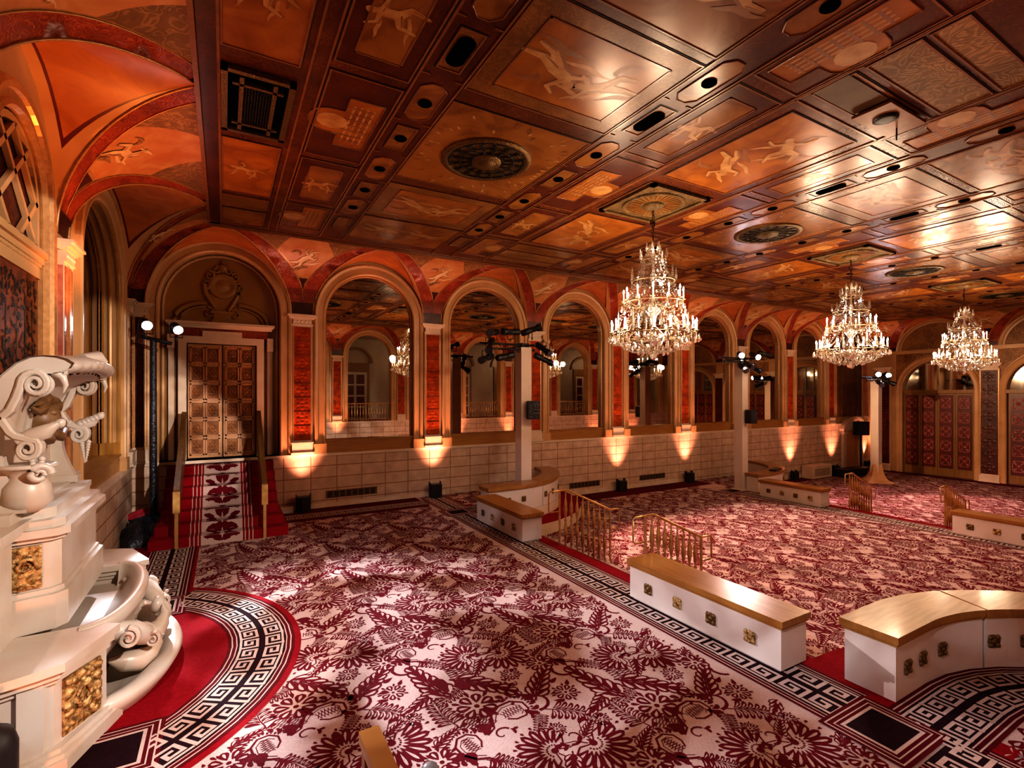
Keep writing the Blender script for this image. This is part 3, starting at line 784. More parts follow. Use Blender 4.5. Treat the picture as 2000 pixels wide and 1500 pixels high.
# ------------------------------------------------------------------ painted coffered ceiling
cm = MB()
CM = [M['cg_red'], M['cg_dark'], M['cg_gold'], M['cg_oran'], M['cg_olive'], M['cg_line'], M['cg_shade_line'], M['cream_fig'], M['tan_fig'], M['frieze']]
X0, X1, Y0, Y1 = XL+HV, XR-HV, YN+HV, YF-HV
zp = ZC
def cfill(x0, x1, y0, y1, m, dz=.003): cm.add([(x0,y0,zp-dz),(x0,y1,zp-dz),(x1,y1,zp-dz),(x1,y0,zp-dz)], [(0,1,2,3)], m)
def bar(x0, x1, y0, y1, m=5, h=.011): cm.box((x0, y0, zp-h), (x1, y1, zp+.01), m)
def rim(x0, x1, y0, y1, w=.017, h=.012, gap=True):
    if gap:  # shade painted as a dark edging round the panel
        g = .013
        for (a, b, c, d) in ((x0-g,x1+g,y0-g,y0),(x0-g,x1+g,y1,y1+g),(x0-g,x0,y0,y1),(x1,x1+g,y0,y1)): cfill(a, b, c, d, 6, .006)
    bar(x0, x1, y0, y0+w, 5, h); bar(x0, x1, y1-w, y1, 5, h); bar(x0, x0+w, y0+w, y1-w, 5, h); bar(x1-w, x1, y0+w, y1-w, 5, h)
def poly_rim(pts, m, w=.017):
    n = len(pts); cx = sum(p[0] for p in pts)/n; cy = sum(p[1] for p in pts)/n
    cm.add([(x, y, zp-.004) for x, y in pts], [list(range(n))[::-1]], m)
    cm.tube([(x, y, zp-.006) for x, y in pts] + [(pts[0][0], pts[0][1], zp-.006)], w*.55, 4, 5)
def cput(pts, m, k): cm.add([(x, y, zp-.0052-.00012*k) for x, y in pts], [list(range(len(pts)))], m)
def panel(x0, x1, y0, y1, ground, inset=None, inner=None, fig=None):
    cfill(x0, x1, y0, y1, ground); rim(x0, x1, y0, y1)
    if inset:
        a, b = inset
        cfill(x0+a, x1-a, y0+b, y1-b, inner, .0045)
        for (p, q, r, s) in ((x0+a,x1-a,y0+b,y0+b+.018),(x0+a,x1-a,y1-b-.018,y1-b),(x0+a,x0+a+.018,y0+b,y1-b),(x1-a-.018,x1-a,y0+b,y1-b)): bar(p, q, r, s, 5, .010)
    if fig:
        for (cx, cy, s, rot, pose) in fig: figure(cput, cx, cy, s, rot, pose, 7, 8)
def octo(cx, cy, hx, hy):
    c = hx*.62
    poly_rim([(cx-hx,cy-hy+c),(cx-hx+c,cy-hy),(cx+hx-c,cy-hy),(cx+hx,cy-hy+c),(cx+hx,cy+hy-c),(cx+hx-c,cy+hy),(cx-hx+c,cy+hy),(cx-hx,cy+hy-c)], 2)
def crosspan(cx, cy, sx, m=3):
    # rectangle with a rounded apse on one side (architectural vignette)
    pts = [(cx-sx*.02, cy-.55), (cx+sx*.34, cy-.55), (cx+sx*.34, cy+.55), (cx-sx*.02, cy+.55), (cx-sx*.02, cy+.27)]
    for k in range(1, 10):
        a = pi/2 + pi*k/10; pts.append((cx-sx*.12+sx*.25*cos(a), cy+.27*sin(a)))
    pts.append((cx-sx*.02, cy-.27))
    poly_rim(pts if sx > 0 else pts[::-1], m)
    for k in range(4):
        x = cx + sx*(.04+.07*k); cput([(x, cy-.42), (x+sx*.025, cy-.42), (x+sx*.025, cy+.42), (x, cy+.42)], 7, k)
    for k in range(7):
        y = cy-.38+k*.125; cput([(cx+sx*.0, y), (cx+sx*.27, y), (cx+sx*.27, y+.03), (cx, y+.03)], 8, 4+k)
    cput([(cx-sx*.12+sx*.17*cos(a), cy+.17*sin(a)) for a in [2*pi*k/12 for k in range(12)]], 7, 12)
cfill(X0, X1, Y0, Y1, 0, 0.)
bar(X0-.03, X0+.015, Y0, Y1, 5, .03); bar(X1-.015, X1+.03, Y0, Y1, 5, .05); bar(X0, X1, Y0-.03, Y0+.015, 5, .05); bar(X0, X1, Y1-.015, Y1+.03, 5, .05)
bar(X0, X1, Y0+.13, Y0+.155); bar(X0, X1, Y1-.155, Y1-.13); bar(X0+.17, X0+.195, Y0, Y1); bar(X1-.195, X1-.17, Y0, Y1)
cfill(X0, X0+.17, Y0, Y1, 1); cfill(X0, X1, Y1-.13, Y1, 1); cfill(X0, X1, Y0, Y0+.13, 1)
rc = random.Random(11)
holes = []
def big_column(G):
    x0, x1 = G-.92, G+.92
    panel(x0, x1, YC-1.05, YC+1.05, 2)
    for k in range(70):                                     # scroll border of the grille square
        a = rc.uniform(0, 2*pi); r = rc.uniform(.72, 1.25); px = max(-.82, min(.82, r*cos(a))); py = max(-.95, min(.95, r*sin(a)))
        if px*px+py*py < .45: continue
        cput([(G+px+.05*cos(a+b)*f, YC+py+.05*sin(a+b)*f) for b, f in ((0,1),(1.5,.35),(pi,1),(pi+1.5,.35))], 7 if k % 2 else 8, k % 12)
    for s in (-1, 1):
        yb = YC+s*1.30; yt = YC+s*2.75
        panel(x0, x1, min(yb,yt), max(yb,yt), 4, (.22,.2), 3, [(G-.22, YC+s*2.02, .56, .2, 0), (G+.28, YC+s*2.02, .5, 2.6, 2)])
        yb = YC+s*2.87; yt = YC+s*4.2
        panel(x0, x1, min(yb,yt), max(yb,yt), 2, None, None, [(G-.4, YC+s*3.5, .5, .1, 2), (G+.35, YC+s*3.5, .5, 2.9, 0)])
def oval_strip(xc):
    bar(xc-.235, xc-.215, Y0+.16, Y1-.16, 5, .013); bar(xc+.215, xc+.235, Y0+.16, Y1-.16, 5, .013)
    cfill(xc-.25, xc-.235, Y0+.16, Y1-.16, 6, .004); cfill(xc+.235, xc+.25, Y0+.16, Y1-.16, 6, .004)
    cfill(xc-.215, xc+.215, Y0+.16, Y1-.16, 1, .002)
    for cy, kind in ((-3.75,'o'),(-2.6,'o'),(-1.78,'R'),(-.85,'o'),(.0,'r'),(.95,'o'),(1.78,'r'),(2.6,'o'),(3.5,'r')):
        y = YC+cy
        if kind == 'o': octo(xc, y, .14, .36)
        else: panel(xc-.125, xc+.125, y-.3, y+.3, 4)
        if cy != 3.5: holes.append((xc, y, kind == 'R'))
    for cy in (-2.2, -1.35, -.42, .45, 1.38, 2.2, 3.05):
        bar(xc-.215, xc-.13, YC+cy-.008, YC+cy+.008, 5, .012); bar(xc+.13, xc+.215, YC+cy-.008, YC+cy+.008, 5, .012)
def side_column(xc, s):
    # s: which way the apse of the vignette points
    x0, x1 = xc-.36, xc+.36
    panel(x0, x1, YC-.95, YC+.95, 1); crosspan(xc-s*.06, YC, s)
    for q in (-1, 1):
        a, b = YC+q*1.10, YC+q*2.75
        panel(x0, x1, min(a,b), max(a,b), 1, (.14,.2), 2, [(xc, YC+q*1.93, .38, pi/2, 1)])
        a, b = YC+q*2.90, YC+q*4.2
        panel(x0, x1, min(a,b), max(a,b), 0); crosspan(xc-s*.06, YC+q*3.55, s)
    bar(xc-.40, xc-.38, Y0+.16, Y1-.16); bar(xc+.38, xc+.40, Y0+.16, Y1-.16)
def rose_column(xc, wide=.87):
    x0, x1 = xc-wide, xc+wide
    panel(x0+.2, x1-.2, YC-.62, YC+.62, 4)
    for q in (-1, 1):
        a, b = YC+q*.85, YC+q*2.72
        panel(x0+.2, x1-.2, min(a,b), max(a,b), 3, None, None, [(xc-.12, YC+q*1.5, .55, .5, 0), (xc+.16, YC+q*2.15, .52, 2.4, 1)])
        for (a, b, g) in ((3.0, 3.42, 4), (3.50, 3.95, 9), (4.0, 4.28, 9)):
            a, b = YC+q*a, YC+q*b
            panel(x0+.06, x1-.06, min(a,b), max(a,b), g)
        bar(x0, x1, YC+q*2.86-.012, YC+q*2.86+.012)
    for s in (-1, 1):
        bar(xc+s*(wide-.02)-.012, xc+s*(wide-.02)+.012, Y0+.16, Y1-.16)
GC = [3.03+6.12*k for k in range(4)]
for G in GC:
    big_column(G); oval_strip(G-1.17); oval_strip(G+1.17)
    side_column(G-1.79, 1); side_column(G+1.79, -1)
RC = [6.09, 12.21, 18.33]
for x in RC: rose_column(x)
# half column beside the short walls: cherub panels and the square grille
for (a, b, m) in ((1.28,1.9,3),(2.05,3.35,2),(3.5,5.13,3),(6.95,8.78,3),(8.95,9.5,4),(9.6,10.4,2)):
    panel(X0+.2, X0+.86, a, b, m, None, None, [(X0+.53, (a+b)/2, .34, pi/2+.4, 1)] if b-a > 1 else None)
    panel(X1-.86, X1-.2, a, b, m)
bar(X0+.93, X0+.95, Y0+.16, Y1-.16); bar(X1-.95, X1-.93, Y0+.16, Y1-.16)
cm.box((XL-.5, YN-.4, ZC+.02), (XR+.5, YF+.4, ZC+.12), 0)
ceiling = struct(cm.build('ceiling', CM))
for (x, y, big) in holes:
    o = MB()
    n = 20
    if big:
        pts = [(x+.085*cos(a), y+(.12 if sin(a) > 0 else -.12)+.085*sin(a)) for a in [2*pi*k/n for k in range(n)]]
    else:
        pts = [(x+.07*cos(a), y+.07*sin(a)) for a in [2*pi*k/n for k in range(n)]]
    o.prism(pts, zp-.016, zp-.001, 0)
    o.tube([(px, py, zp-.014) for px, py in pts] + [(pts[0][0], pts[0][1], zp-.014)], .006, 4, 0)
    tag(o.build('recessed_downlight', [M['cg_black']]), 'dark round recessed light opening in a painted ceiling strip', 'ceiling light', 'recessed ceiling lights')
# round bronze grilles
wh = ['nearest the fountain wall', 'between the first and second chandeliers', 'between the second and third chandeliers', 'nearest the folding doors']
for i, G in enumerate(GC):
    t = thing('ceiling_grille', 'large round dark bronze grille in the ceiling, ' + wh[i], 'ceiling grille', (G, YC, zp), 'round ceiling grilles')
    q = MB(); q.lathe([(.60,-.004),(.60,-.02),(.56,-.04),(.52,-.03),(.50,-.012)], 40, (G, YC, zp)); q.build('rim', M['bronze'], t)
    q = MB(); q.lathe([(.56,-.010),(.0,-.012)], 40, (G, YC, zp), smooth=False)
    q.build('backing', M['cg_black'], t)
    q = MB()
    for k in range(16):
        a = 2*pi*k/16
        for s in (1, -1):
            q.tube([(G+r*cos(a+s*b), YC+r*sin(a+s*b), zp-.024) for r, b in ((.2,0),(.27,.22),(.35,.10),(.43,.26),(.52,.1))], .008, 4)
    for r in (.22, .36, .5): q.tube([(G+r*cos(2*pi*k/32), YC+r*sin(2*pi*k/32), zp-.026) for k in range(33)], .007, 4)
    q.build('fretwork', M['grille'], t)
    q = MB(); q.lathe([(.20,-.02),(.19,-.05),(.13,-.045),(.10,-.07),(.04,-.085),(0,-.09)], 24, (G, YC, zp)); q.build('boss', M['bronze'] if i == 0 else M['olivemetal'], t)
t = thing('ceiling_grille', 'square black openwork grille in the ceiling beside the fountain wall vault', 'ceiling grille', (X0+.53, 6.05, zp))
q = MB(); 
for (a, b, c, d) in ((X0+.2,X0+.86,5.4,5.46),(X0+.2,X0+.86,6.64,6.7),(X0+.2,X0+.26,5.4,6.7),(X0+.8,X0+.86,5.4,6.7),(X0+.36,X0+.40,5.5,6.6),(X0+.66,X0+.70,5.5,6.6),(X0+.3,X0+.76,5.62,5.66),(X0+.3,X0+.76,6.44,6.48)): q.box((a,c,zp-.05),(b,d,zp-.005))
q.build('frame', M['bronze'], t)
q = MB(); q.box((X0+.22,5.42,zp-.012),(X0+.84,6.68,zp-.004)); q.build('backing', M['cg_black'], t)
q = MB()
for k in range(9): q.box((X0+.42+k*.027,5.66,zp-.035),(X0+.428+k*.027,6.44,zp-.02))
for k in range(20): q.box((X0+.40,5.68+k*.039,zp-.034),(X0+.66,5.688+k*.039,zp-.02))
q.build('mesh', M['grille'], t)
# open trap in the ceiling near the camera side with a dropped lamp
t = thing('ceiling_hatch', 'open ceiling hatch with dark opening and dropped flap above the middle of the room', 'hatch', (6.09, 2.74, zp))
q = MB(); q.box((5.26,2.58,zp-.014),(6.05,2.92,zp-.004)); q.build('opening', M['panelgrn'], t)
q = MB(); q.box((6.05,2.56,zp-.06),(6.86,2.94,zp-.03)); q.build('flap', M['cg_line'], t)
q = MB(); q.lathe([(.12,-.06),(.12,-.075),(.07,-.08),(0,-.078)], 20, (6.35,2.74,zp)); q.build('lamp', M['black'], t); q = MB(); q.tube([(6.7,2.78,zp-.06),(6.7,2.78,zp-.2)], .008, 5); q.build('rod', M['black'], t)
for i, x in enumerate(RC):
    t = thing('ceiling_rosette', 'square gilt ceiling rosette with rays from which the %s chandelier hangs' % ('nearest','middle','farthest')[i], 'ceiling rosette', (x, YC, zp), 'chandelier rosettes')
    q = MB(); q.box((x-.60,YC-.60,zp-.02),(x+.60,YC+.60,zp-.004))
    for (a,b,c,d) in ((-.62,.62,-.62,-.54),(-.62,.62,.54,.62),(-.62,-.54,-.62,.62),(.54,.62,-.62,.62)): q.box((x+a,YC+c,zp-.05),(x+b,YC+d,zp-.004))
    q.build('plate', M['olivemetal'], t)
    q = MB(); q.lathe([(.50,-.02),(.50,-.05),(.46,-.05),(.44,-.03)], 36, (x,YC,zp)); q.lathe([(.17,-.02),(.17,-.06),(.1,-.1),(.04,-.12)], 24, (x,YC,zp)); q.build('ring', M['olivemetal'], t)
    q = MB()
    for k in range(32):
        a = 2*pi*k/32
        q.obox((x+.32*cos(a), YC+.32*sin(a), zp-.03), (.11*cos(a),.11*sin(a),0), (-.014*sin(a),.014*cos(a),0), (0,0,.008))
    q.build('rays', M['cg_olive'], t)
    q = MB(); q.lathe([(.44,-.022),(0,-.024)], 32, (x,YC,zp), smooth=False); q.build('backing', M['grille'], t)
# ------------------------------------------------------------------ carpeted terraces
XA, XB, XC = 4.90, 14.18, XR           # edges of the upper, middle and lower terrace
FM = [M['carpet'], M['motif'], M['cred'], M['cdark'], M['cmar'], M['cline'], M['stone']]
def drop(cx, cy, a, L, w, n=5, b=0.):
    """leaf / petal outline starting at (cx,cy), heading a, with a little curl b."""
    pts = []
    prof = ((0,0.08),(.3,.62),(.62,1.),(.86,.78),(1.,.0))
    for f, h in prof: pts.append((f, h))
    out = []
    for f, h in pts:
        an = a + b*f; out.append((cx+L*f*cos(an) - w*h*sin(an)*.64, cy+L*f*sin(an) + w*h*cos(an)*.64))
    for f, h in pts[-2::-1]:
        an = a + b*f; out.append((cx+L*f*cos(an) + w*h*sin(an)*.64, cy+L*f*sin(an) - w*h*cos(an)*.64))
    return out
def stroke(pts, w0, w1):
    L = []; R_s = []
    N = len(pts)
    for i, p in enumerate(pts):
        a = pts[max(0,i-1)]; b = pts[min(N-1,i+1)]
        d = sqrt((b[0]-a[0])**2+(b[1]-a[1])**2) or 1; nx, ny = -(b[1]-a[1])/d, (b[0]-a[0])/d
        w = (w0 + (w1-w0)*i/(N-1))/2
        L.append((p[0]+nx*w, p[1]+ny*w)); R_s.append((p[0]-nx*w, p[1]-ny*w))
    return [[L[i], L[i+1], R_s[i+1], R_s[i]] for i in range(N-1)]
def xf(sh, cx, cy, a, s):
    c, sn = cos(a)*s, sin(a)*s
    out = []
    for p in sh:
        m = 1
        if isinstance(p, tuple) and len(p) == 2 and p[0] == 'c': m, p = 0, p[1]
        out.append((m, [(cx+x*c-y*sn, cy+x*sn+y*c) for x, y in p]))
    return out
def vein(cx, cy, a, L, w, b=0.): return ('c', drop(cx+L*.22*cos(a), cy+L*.22*sin(a), a+b*.22, L*.6, w*.30, b=b*.6))
def palmette():
    S = []
    for k in range(-5, 6):
        a = k*.31; L = .40-.014*abs(k)**1.3; r = .15
        S.append(drop(r*cos(a), r*sin(a), a, L, .105, b=.06*k)); S.append(vein(r*cos(a), r*sin(a), a, L, .10, .06*k))
        if k < 5:
            a2 = a+.155; S.append(drop(.2*cos(a2), .2*sin(a2), a2, .15, .03)); S.append(drop(.5*cos(a2), .5*sin(a2), a2, .07, .035))
    for s in (-1, 1):
        S += stroke([(-.02,s*.05),(-.10,s*.17),(-.07,s*.30),(.02,s*.33),(.06,s*.26),(.02,s*.22)], .02, .045)
        S += stroke([(-.05,s*.04),(-.2,s*.10),(-.3,s*.22)], .02, .012); S.append(drop(-.3, s*.22, s*1.9, .14, .06))
    for k in range(-4, 5): S.append([(.11*cos(k*.36)+.016*cos(t), .11*sin(k*.36)+.016*sin(t)) for t in [2*pi*q/6 for q in range(6)]])
    S += [[(.055*cos(t),.055*sin(t)) for t in [2*pi*k/9 for k in range(9)]]]
    return S
def spray(n=7):
    S = stroke([(0,0),(.2,.03),(.45,.02),(.7,-.05),(.9,-.16)], .022, .010)
    for k in range(n):
        f = .10+.78*k/n; x = .9*f; y = .03-.2*max(0,f-.35)**1.5
        for s in (-1, 1):
            an = s*(.85-.1*k/n)-.15; L = .25*(1-.45*f); w = .075*(1-.35*f)
            S.append(drop(x+.02*cos(an), y+.02*sin(an), an, L, w, b=s*.45)); S.append(vein(x, y, an, L, w, s*.45))
            S.append(drop(x+.06, y+s*.012, s*.45-.15, .12*(1-.4*f), .03, b=s*.2))
    S.append(drop(.86,-.14,-.35,.18,.07))
    return S
def paisley():
    out = [(0,0),(.10,.12),(.26,.19),(.42,.17),(.52,.06),(.50,-.07),(.40,-.14),(.28,-.12),(.20,-.05)]
    S = stroke(out, .035, .022)
    S += stroke([(.06,0),(.15,.09),(.27,.14),(.39,.12),(.46,.04),(.44,-.05),(.38,-.09)], .012, .010)
    for k in range(7):
        S += stroke([(.19+.038*k,.10-.012*abs(k-2)),(.23+.036*k,-.05)], .010, .010)
        S += stroke([(.19+.038*k,-.03),(.24+.036*k,.10-.012*abs(k-2))], .010, .010)
    for k in range(10):
        a = 2.5-k*.40; S.append(drop(.33+.23*cos(a), .04+.21*sin(a), a, .12, .055, b=.6)); S.append(drop(.33+.22*cos(a+.2), .04+.20*sin(a+.2), a+.2, .05, .025))
    for k in range(3): S.append(drop(0, 0, pi+(-.5+.5*k), .18, .06))
    return S
def curl():
    pts = [( (.22-.016*k)*cos(.42*k), (.22-.016*k)*sin(.42*k)) for k in range(12)]
    S = stroke(pts, .055, .022); S.append(drop(.23,-.02,-1.2,.20,.07,b=-.6)); S.append(drop(.21,-.06,-.4,.18,.06)); S.append(drop(.05,.25,1.4,.16,.06)); S.append(drop(-.1,.24,1.9,.13,.05))
    return S
def blossom():
    S = []
    for k in range(7):
        a = 2*pi*k/7; S.append(drop(.06*cos(a), .06*sin(a), a, .16, .095)); S.append(vein(.06*cos(a), .06*sin(a), a, .16, .09))
    for k in range(7):
        a = 2*pi*(k+.5)/7; S.append(drop(.17*cos(a), .17*sin(a), a, .10, .035))
    S.append([(.03*cos(t),.03*sin(t)) for t in [2*pi*k/7 for k in range(7)]])
    return S
def lattice():
    S = []
    for k in range(8):
        S += stroke([(-.16+.043*k,-.12),(-.07+.035*k,.14)], .010, .010); S += stroke([(.16-.043*k,-.12),(.07-.035*k,.14)], .010, .010)
    for s in (-1,1): S += stroke([(s*.18,-.14),(s*.2,.0),(s*.1,.16),(0,.2)], .028, .016)
    for k in range(5): S.append(drop(0,.18,pi/2+(k-2)*.38,.15,.045))
    return S
def acanthus():
    """broad leaf: midrib with overlapping lobed side leaves, each split by a pale vein."""
    S = stroke([(-.42,0),(-.2,.02),(.05,.0),(.3,-.03),(.46,-.10)], .03, .012)
    for k in range(6):
        f = k/6; x = -.34+.72*f; y = .02-.08*f*f
        for s in (-1, 1):
            an = s*(1.05-.35*f)-.08; L = .27*(1-.42*f)*(1-.35*abs(f-.25)); w = .115*(1-.35*f)
            S.append(drop(x, y, an, L, w, b=s*-.55)); S.append(vein(x, y, an, L, w, s*-.55))
            S.append(drop(x+.05, y+s*.02, an*.55, L*.62, w*.5, b=s*-.3))
    S.append(drop(.42,-.08,-.3,.16,.09))
    return S
TILE = []
TW, TH = 1.30, 1.48
rp_ = random.Random(21)
KIT = [(palmette,.50,.60),(acanthus,.46,.86),(paisley,.40,.72),(acanthus,.46,.80),(palmette,.46,.54),(spray,.42,.52),(acanthus,.42,.70),(paisley,.36,.62),(spray,.40,.50),
       (curl,.25,.66),(blossom,.25,.80),(lattice,.24,.85),(curl,.24,.60),(acanthus,.30,.50),(blossom,.22,.62),(spray,.30,.40),(curl,.20,.48),(lattice,.20,.65),
       (acanthus,.26,.42),(spray,.26,.36),(blossom,.18,.5),(curl,.18,.42),(acanthus,.22,.36),(blossom,.16,.42),(curl,.15,.36),(spray,.2,.30),(blossom,.14,.36),(acanthus,.2,.32),(curl,.14,.32),(blossom,.12,.32)]
placed = []
for fn, rad, s in KIT:
    best = None
    for t_ in range(500):
        x, y = rp_.uniform(0, TW), rp_.uniform(0, TH)
        dm_ = 9
        for (px, py, pr) in placed:
            for oi in (-1, 0, 1):
                for oj in (-1, 0, 1):
                    dx = x-px-oi*TW; dy = y-py-oj*TH-(TH/2 if oi % 2 else 0)
                    dm_ = min(dm_, sqrt(dx*dx+dy*dy)/(rad+pr))
        if best is None or dm_ > best[0]: best = (dm_, x, y)
    placed.append((best[1], best[2], rad))
    a = rp_.choice((.6, 2.2, 3.9, 5.2)) + rp_.uniform(-.5, .5)
    off = .36*s if fn is spray else (.28*s if fn is paisley else (.22*s if fn is palmette else 0))
    TILE += xf(fn(), best[1]-off*cos(a), best[2]-off*sin(a), a, s)
def damask(mb, x0, x1, y0, y1, z, skip=None, mat=1):
    nx = int((x1-x0)/TW)+2; ny = int((y1-y0)/TH)+2
    q = 0
    for i in range(-1, nx):
        for j in range(-1, ny):
            ox = x0+i*TW; oy = y0+j*TH+(TH/2 if i % 2 else 0)
            for mt, p in TILE:
                cx = ox+p[0][0]; cy = oy+p[0][1]
                if not (x0 < cx < x1 and y0 < cy < y1): continue
                if skip and skip(cx, cy): continue
                q += 1
                zz = z+.0012+.00002*(q % 50)+(.0008 if mt == 0 else 0)
                if min(v[0] for v in p)+ox < x0-.02 or max(v[0] for v in p)+ox > x1+.02: continue
                mb.add([(ox+a, oy+b, zz) for a, b in p], [list(range(len(p)))], mt)
KEYP = [(-.02,.04),(-.02,.86),(.80,.86),(.80,.26),(.30,.26),(.30,.58),(.54,.58)]
def keycell(put, flip):
    """Greek-key spiral in a unit cell; put takes four (u,v) corners."""
    w = .075
    for k in range(len(KEYP)-1):
        (a, b), (c, d) = KEYP[k], KEYP[k+1]
        x0, x1 = min(a,c)-w, max(a,c)+w; y0, y1 = min(b,d)-w, max(b,d)+w
        q = [(x0,y0),(x1,y0),(x1,y1),(x0,y1)]
        if flip: q = [(x, 1-y) for x, y in q]
        put(q, k)
    q = [(-.06,-.02),(1.02,-.02),(1.02,.10),(-.06,.10)]
    if flip: q = [(x, 1-y) for x, y in q]
    put(q, 7)
def keyband(mb, F, L, W, z, rows=2, cell=None, edge=.09):
    """border of length L, width W; F maps (along, across) to (x,y)."""
    def quad(a0, a1, b0, b1, m, dz):
        n = max(1, int((a1-a0)/.25))
        for i in range(n):
            s0 = a0+(a1-a0)*i/n; s1 = a0+(a1-a0)*(i+1)/n
            mb.add([F(s0,b0)+(z+dz,), F(s1,b0)+(z+dz,), F(s1,b1)+(z+dz,), F(s0,b1)+(z+dz,)], [(0,1,2,3)], m)
    quad(0, L, 0, W, 4, .004)
    for b in (.0, W): pass
    quad(0, L, .030, .042, 5, .005); quad(0, L, W-.042, W-.030, 5, .005)
    quad(0, L, .072, .082, 5, .005); quad(0, L, W-.082, W-.072, 5, .005)
    b0, b1 = edge, W-edge
    quad(0, L, b0, b1, 3, .006)
    rw = (b1-b0)/rows; cell = cell or rw*1.08
    n = max(1, round(L/cell)); cl = L/n
    for r in range(rows):
        for i in range(n):
            def put(q, k):
                pts = [F((i+.06+.88*u)*cl, b0+(r+.08+.84*v)*rw) + (z+.0072+.00008*k,) for u, v in q]
                mb.add(pts, [(0,1,2,3)], 5)
            keycell(put, r % 2 == 1 if rows > 1 else False)
def corner_square(mb, x0, x1, y0, y1, z):
    for k, (d, m) in enumerate(((0,4),(.03,5),(.042,4),(.075,5),(.085,4),(.11,5),(.135,3))):
        mb.add([(x0+d,y0+d,z+.0085+.0004*k),(x1-d,y0+d,z+.0085+.0004*k),(x1-d,y1-d,z+.0085+.0004*k),(x0+d,y1-d,z+.0085+.0004*k)], [(0,1,2,3)], m)
def arcpts(cx, cy, r, a0, a1, n): return [(cx+r*cos(a0+(a1-a0)*k/n), cy+r*sin(a0+(a1-a0)*k/n)) for k in range(n+1)]

FX, FY = XL, YC                      # fountain centre on the wall
def slab(mb, x0, x1, z, bays):
    """terrace top with round-ended bays at both long walls (beyond x1) and its drop to the next level."""
    mb.add([(x0,YN,z),(x1,YN,z),(x1,YF,z),(x0,YF,z)], [(0,1,2,3)], 0)
ROUND = [(5.45, .05), (5.45, 11.85), (14.73, .05), (14.73, 11.85)]
def terrace(name, x0, x1, z, drop_z, idx):
    mb = MB()
    slab(mb, x0, x1, z, None)
    bx = x1
    if drop_z is not None:
        mb.add([(x1,YN,z),(x1,YF,z),(x1,YF,drop_z),(x1,YN,drop_z)], [(0,1,2,3)], 2)
        for q, (cx, cy) in enumerate(ROUND[idx*2:idx*2+2]):
            s = 1 if q == 0 else -1
            pts = [(x1-.3, cy), (x1-.3, cy+s*2.42), (cx, cy+s*2.42)] + [(cx+2.42*sin(t), cy+s*2.42*cos(t)) for t in [pi/2*k/16 for k in range(1,17)]]
            if s > 0: pts = pts[::-1]
            mb.prism(pts, (drop_z or z)-.02, z+.001, 6, 0)
            # red lower step wrapped round the bay
            pts = [(x1, cy), (x1, cy+s*2.95), (cx, cy+s*2.95)] + [(cx+2.95*sin(t), cy+s*2.95*cos(t)) for t in [pi/2*k/16 for k in range(1,17)]]
            if s > 0: pts = pts[::-1]
            mb.prism(pts, drop_z-.02, drop_z+.24, 6, 2)
            # border sweeping round the bay
            R0 = 1.36
            F = lambda a, b, cx=cx, cy=cy, s=s, R0=R0: (cx+(R0+b)*sin(a/1.66), cy+s*(R0+b)*cos(a/1.66))
            keyband(mb, F, 1.66*pi/2, .62, z+.001)
            F = lambda a, b, cx=cx, cy=cy, s=s, x1=x1: (x1-.30+a, cy+s*(1.36+b))
            keyband(mb, F, cx-x1+.30, .62, z+.001)
    return mb
def in_ring(x, y): return (x-FX)**2+(y-FY)**2 < 2.30**2
# upper terrace
fa = terrace('floor', XL, XA, 0., -.45, 0)
damask(fa, -.38, 4.06, .3, 10.95, 0., in_ring)
damask(fa, 4.2, 6.6, 10.7, 11.9, .001); damask(fa, 4.3, 6.6, .1, 1.35, .001)
bx0, bx1 = 4.13, 4.80
keyband(fa, lambda a, b: (bx0+b, 2.2+a), 7.75, bx1-bx0, 0.)
corner_square(fa, 4.06, 4.74, 1.62, 2.22, 0.); corner_square(fa, 4.06, 4.74, 9.72, 10.32, 0.)
fa.add([(4.74,1.3,.0035),(5.0,1.3,.0035),(5.0,10.6,.0035),(4.74,10.6,.0035)], [(0,1,2,3)], 2)
keyband(fa, lambda a, b: (bx0+.03+b, .1+a), 1.5, .66, 0.); keyband(fa, lambda a, b: (bx0+.03+b, 10.3+a), 1.5, .66, 0.)
# back wall and near wall borders, left border strips
fa.add([(XL,10.85,.0032),(4.1,10.85,.0032),(4.1,YF,.0032),(XL,YF,.0032)], [(0,1,2,3)], 4)
keyband(fa, lambda a, b: (.95+a, 11.02+b), 3.2, .50, .001)
fa.add([(XL,YN,.003),(-.36,YN,.003),(-.36,YF,.003),(XL,YF,.003)], [(0,1,2,3)], 2)
keyband(fa, lambda a, b: (-1.06+b, 7.62+a), 2.6, .66, .0005); keyband(fa, lambda a, b: (-1.06+b, 1.4+a), 2.86, .66, .0005)
# half-round bay in front of the fountain
pts = [(FX, FY-2.30)] + arcpts(FX, FY, 2.30, -pi/2, pi/2, 48) + [(FX, FY+2.30)]
fa.flat(pts, .0042, 2)
keyband(fa, lambda a, b: (FX+(1.62+b)*cos(-pi/2*.62+a/1.93), FY+(1.62+b)*sin(-pi/2*.62+a/1.93)), 1.93*pi*.62, .62, .003)
corner_square(fa, -1.08, -.40, 7.02, 7.66, .001); corner_square(fa, -1.08, -.40, 4.22, 4.86, .001)
fa.box((XL-.3, YN-.3, -.6), (XA-.02, YF+.3, -.02), 0)
floor_a = struct(fa.build('floor', FM))
